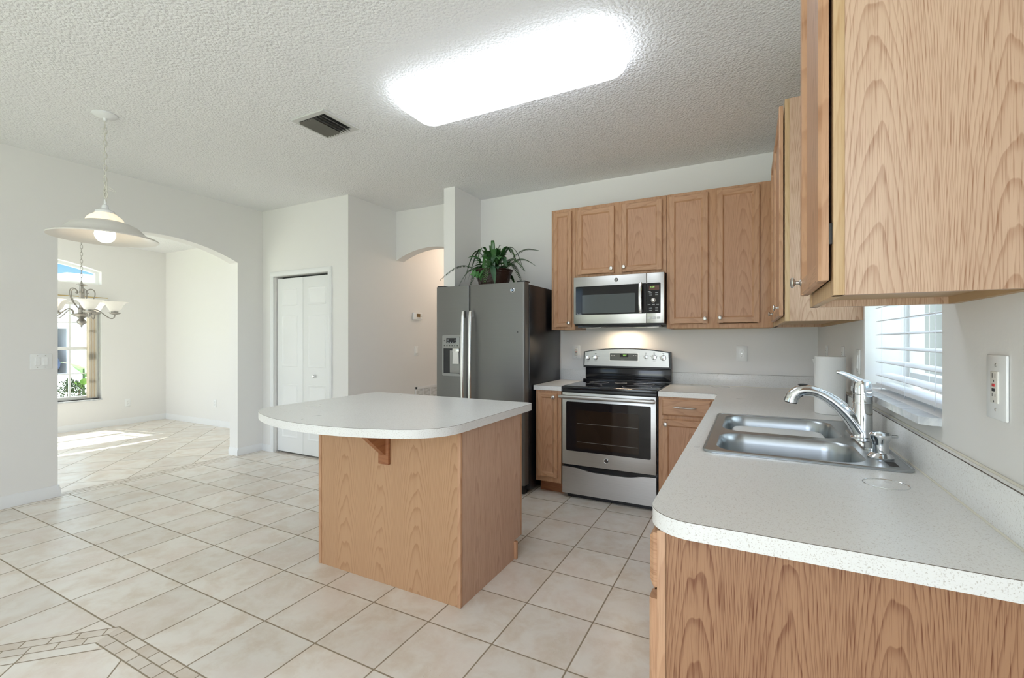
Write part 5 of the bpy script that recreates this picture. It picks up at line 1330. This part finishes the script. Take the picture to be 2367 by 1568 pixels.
def shrub(c, r, h, n, label, mat='bush', seed=1):
    rd = random.Random(seed); t = thing('shrub', c, label, 'shrub', 'shrubs outside the dining window')
    b = MB()
    for q in range(7):
        a_ = rd.uniform(0, 2 * PI); b.tube([c, Vector(c) + Vector((math.cos(a_) * r * 0.4, math.sin(a_) * r * 0.4, h * 0.5)), Vector(c) + Vector((math.cos(a_) * r * 0.7, math.sin(a_) * r * 0.7, h * 0.85))], [0.012, 0.008, 0.004], 5)
    b.build('stem', 'bark', t)
    b = MB()
    for q in range(n):
        a_, b_ = rd.uniform(0, 2 * PI), rd.uniform(-0.2, 1.0) * PI / 2; rr_ = r * rd.uniform(0.45, 1.0)
        p = Vector(c) + Vector((math.cos(a_) * math.cos(b_) * rr_, math.sin(a_) * math.cos(b_) * rr_, h * 0.42 + math.sin(b_) * h * 0.55 * rd.uniform(0.6, 1.05)))
        d = Vector((rd.uniform(-1, 1), rd.uniform(-1, 1), rd.uniform(0.0, 1.2))).normalized(); s_ = d.orthogonal().normalized(); L = rd.uniform(0.03, 0.055)
        b.raw([p, p + d * L * 0.5 + s_ * L * 0.22, p + d * L, p + d * L * 0.5 - s_ * L * 0.22], [(0, 1, 2, 3)])
    b.build('foliage', mat, t, recalc=False)
shrub((-9.55, 2.42, -0.15), 0.34, 0.78, 900, 'low dark green shrub at the left of the dining window', seed=3)
shrub((-9.42, 3.14, -0.15), 0.34, 0.84, 1000, 'low dark green shrub below the broad-leaved plant', seed=5)
bp_ = thing('broad_leaved_plant', (-10.35, 3.62, -0.15), 'bright green broad-leaved plant rising above the shrubs outside', 'plant')
BC = Vector((-10.35, 3.62, -0.15))
b = MB(); b.tube([BC, BC + Vector((0.02, 0, 0.5)), BC + Vector((0.03, 0, 0.95))], [0.025, 0.02, 0.012], 8); b.build('stem', 'bush', bp_)
for k in range(9):
    a_ = math.radians(-90 + 40 * k); b = MB(); z0 = 0.55 + 0.045 * k
    path = [BC + Vector((math.cos(a_) * (0.02 + 0.30 * i / 10), math.sin(a_) * (0.02 + 0.30 * i / 10), z0 + 0.28 * i / 10 * (1 - 0.45 * i / 10))) for i in range(11)]
    leaf_strip(b, path, [max(0.002, 0.062 * math.sin(PI * (i / 10) ** 0.8)) for i in range(11)]); b.build('leaf', 'banana', bp_, recalc=False)
# seen through the kitchen window
oh = thing('garden_wall', (1.8, 3.6, -0.15), 'cream stucco outer wall seen through the kitchen blind', 'wall')
b = MB(); b.box(XR + 0.35, 2.05, 3.45, 3.6, -0.15, 3.2); b.build('wall_face', 'stucco2', oh)
b = MB(); b.box(0.995, 1.12, 3.40, 3.45, -0.15, 3.2); b.box(1.20, 1.30, 3.41, 3.45, -0.15, 3.2); b.build('frame_post', 'alu', oh)
b = MB(); b.box(1.12, 1.20, 3.43, 3.448, -0.15, 3.2); b.build('screen_gap', 'slot', oh)
structure(MB().box(XR + 0.2, 6.0, -4, 12, -0.15, -0.02).build('patio', 'drive'))
shrub((3.1, 4.7, -0.15), 0.8, 2.6, 1500, 'leafy green bush at the right edge of the kitchen window view', 'ivy', 9)
add_light('hall_lamp', 'POINT', (-3.1, 5.3, 2.45), energy=9, shadow_soft_size=0.12, color=(1.0, 0.80, 0.62))
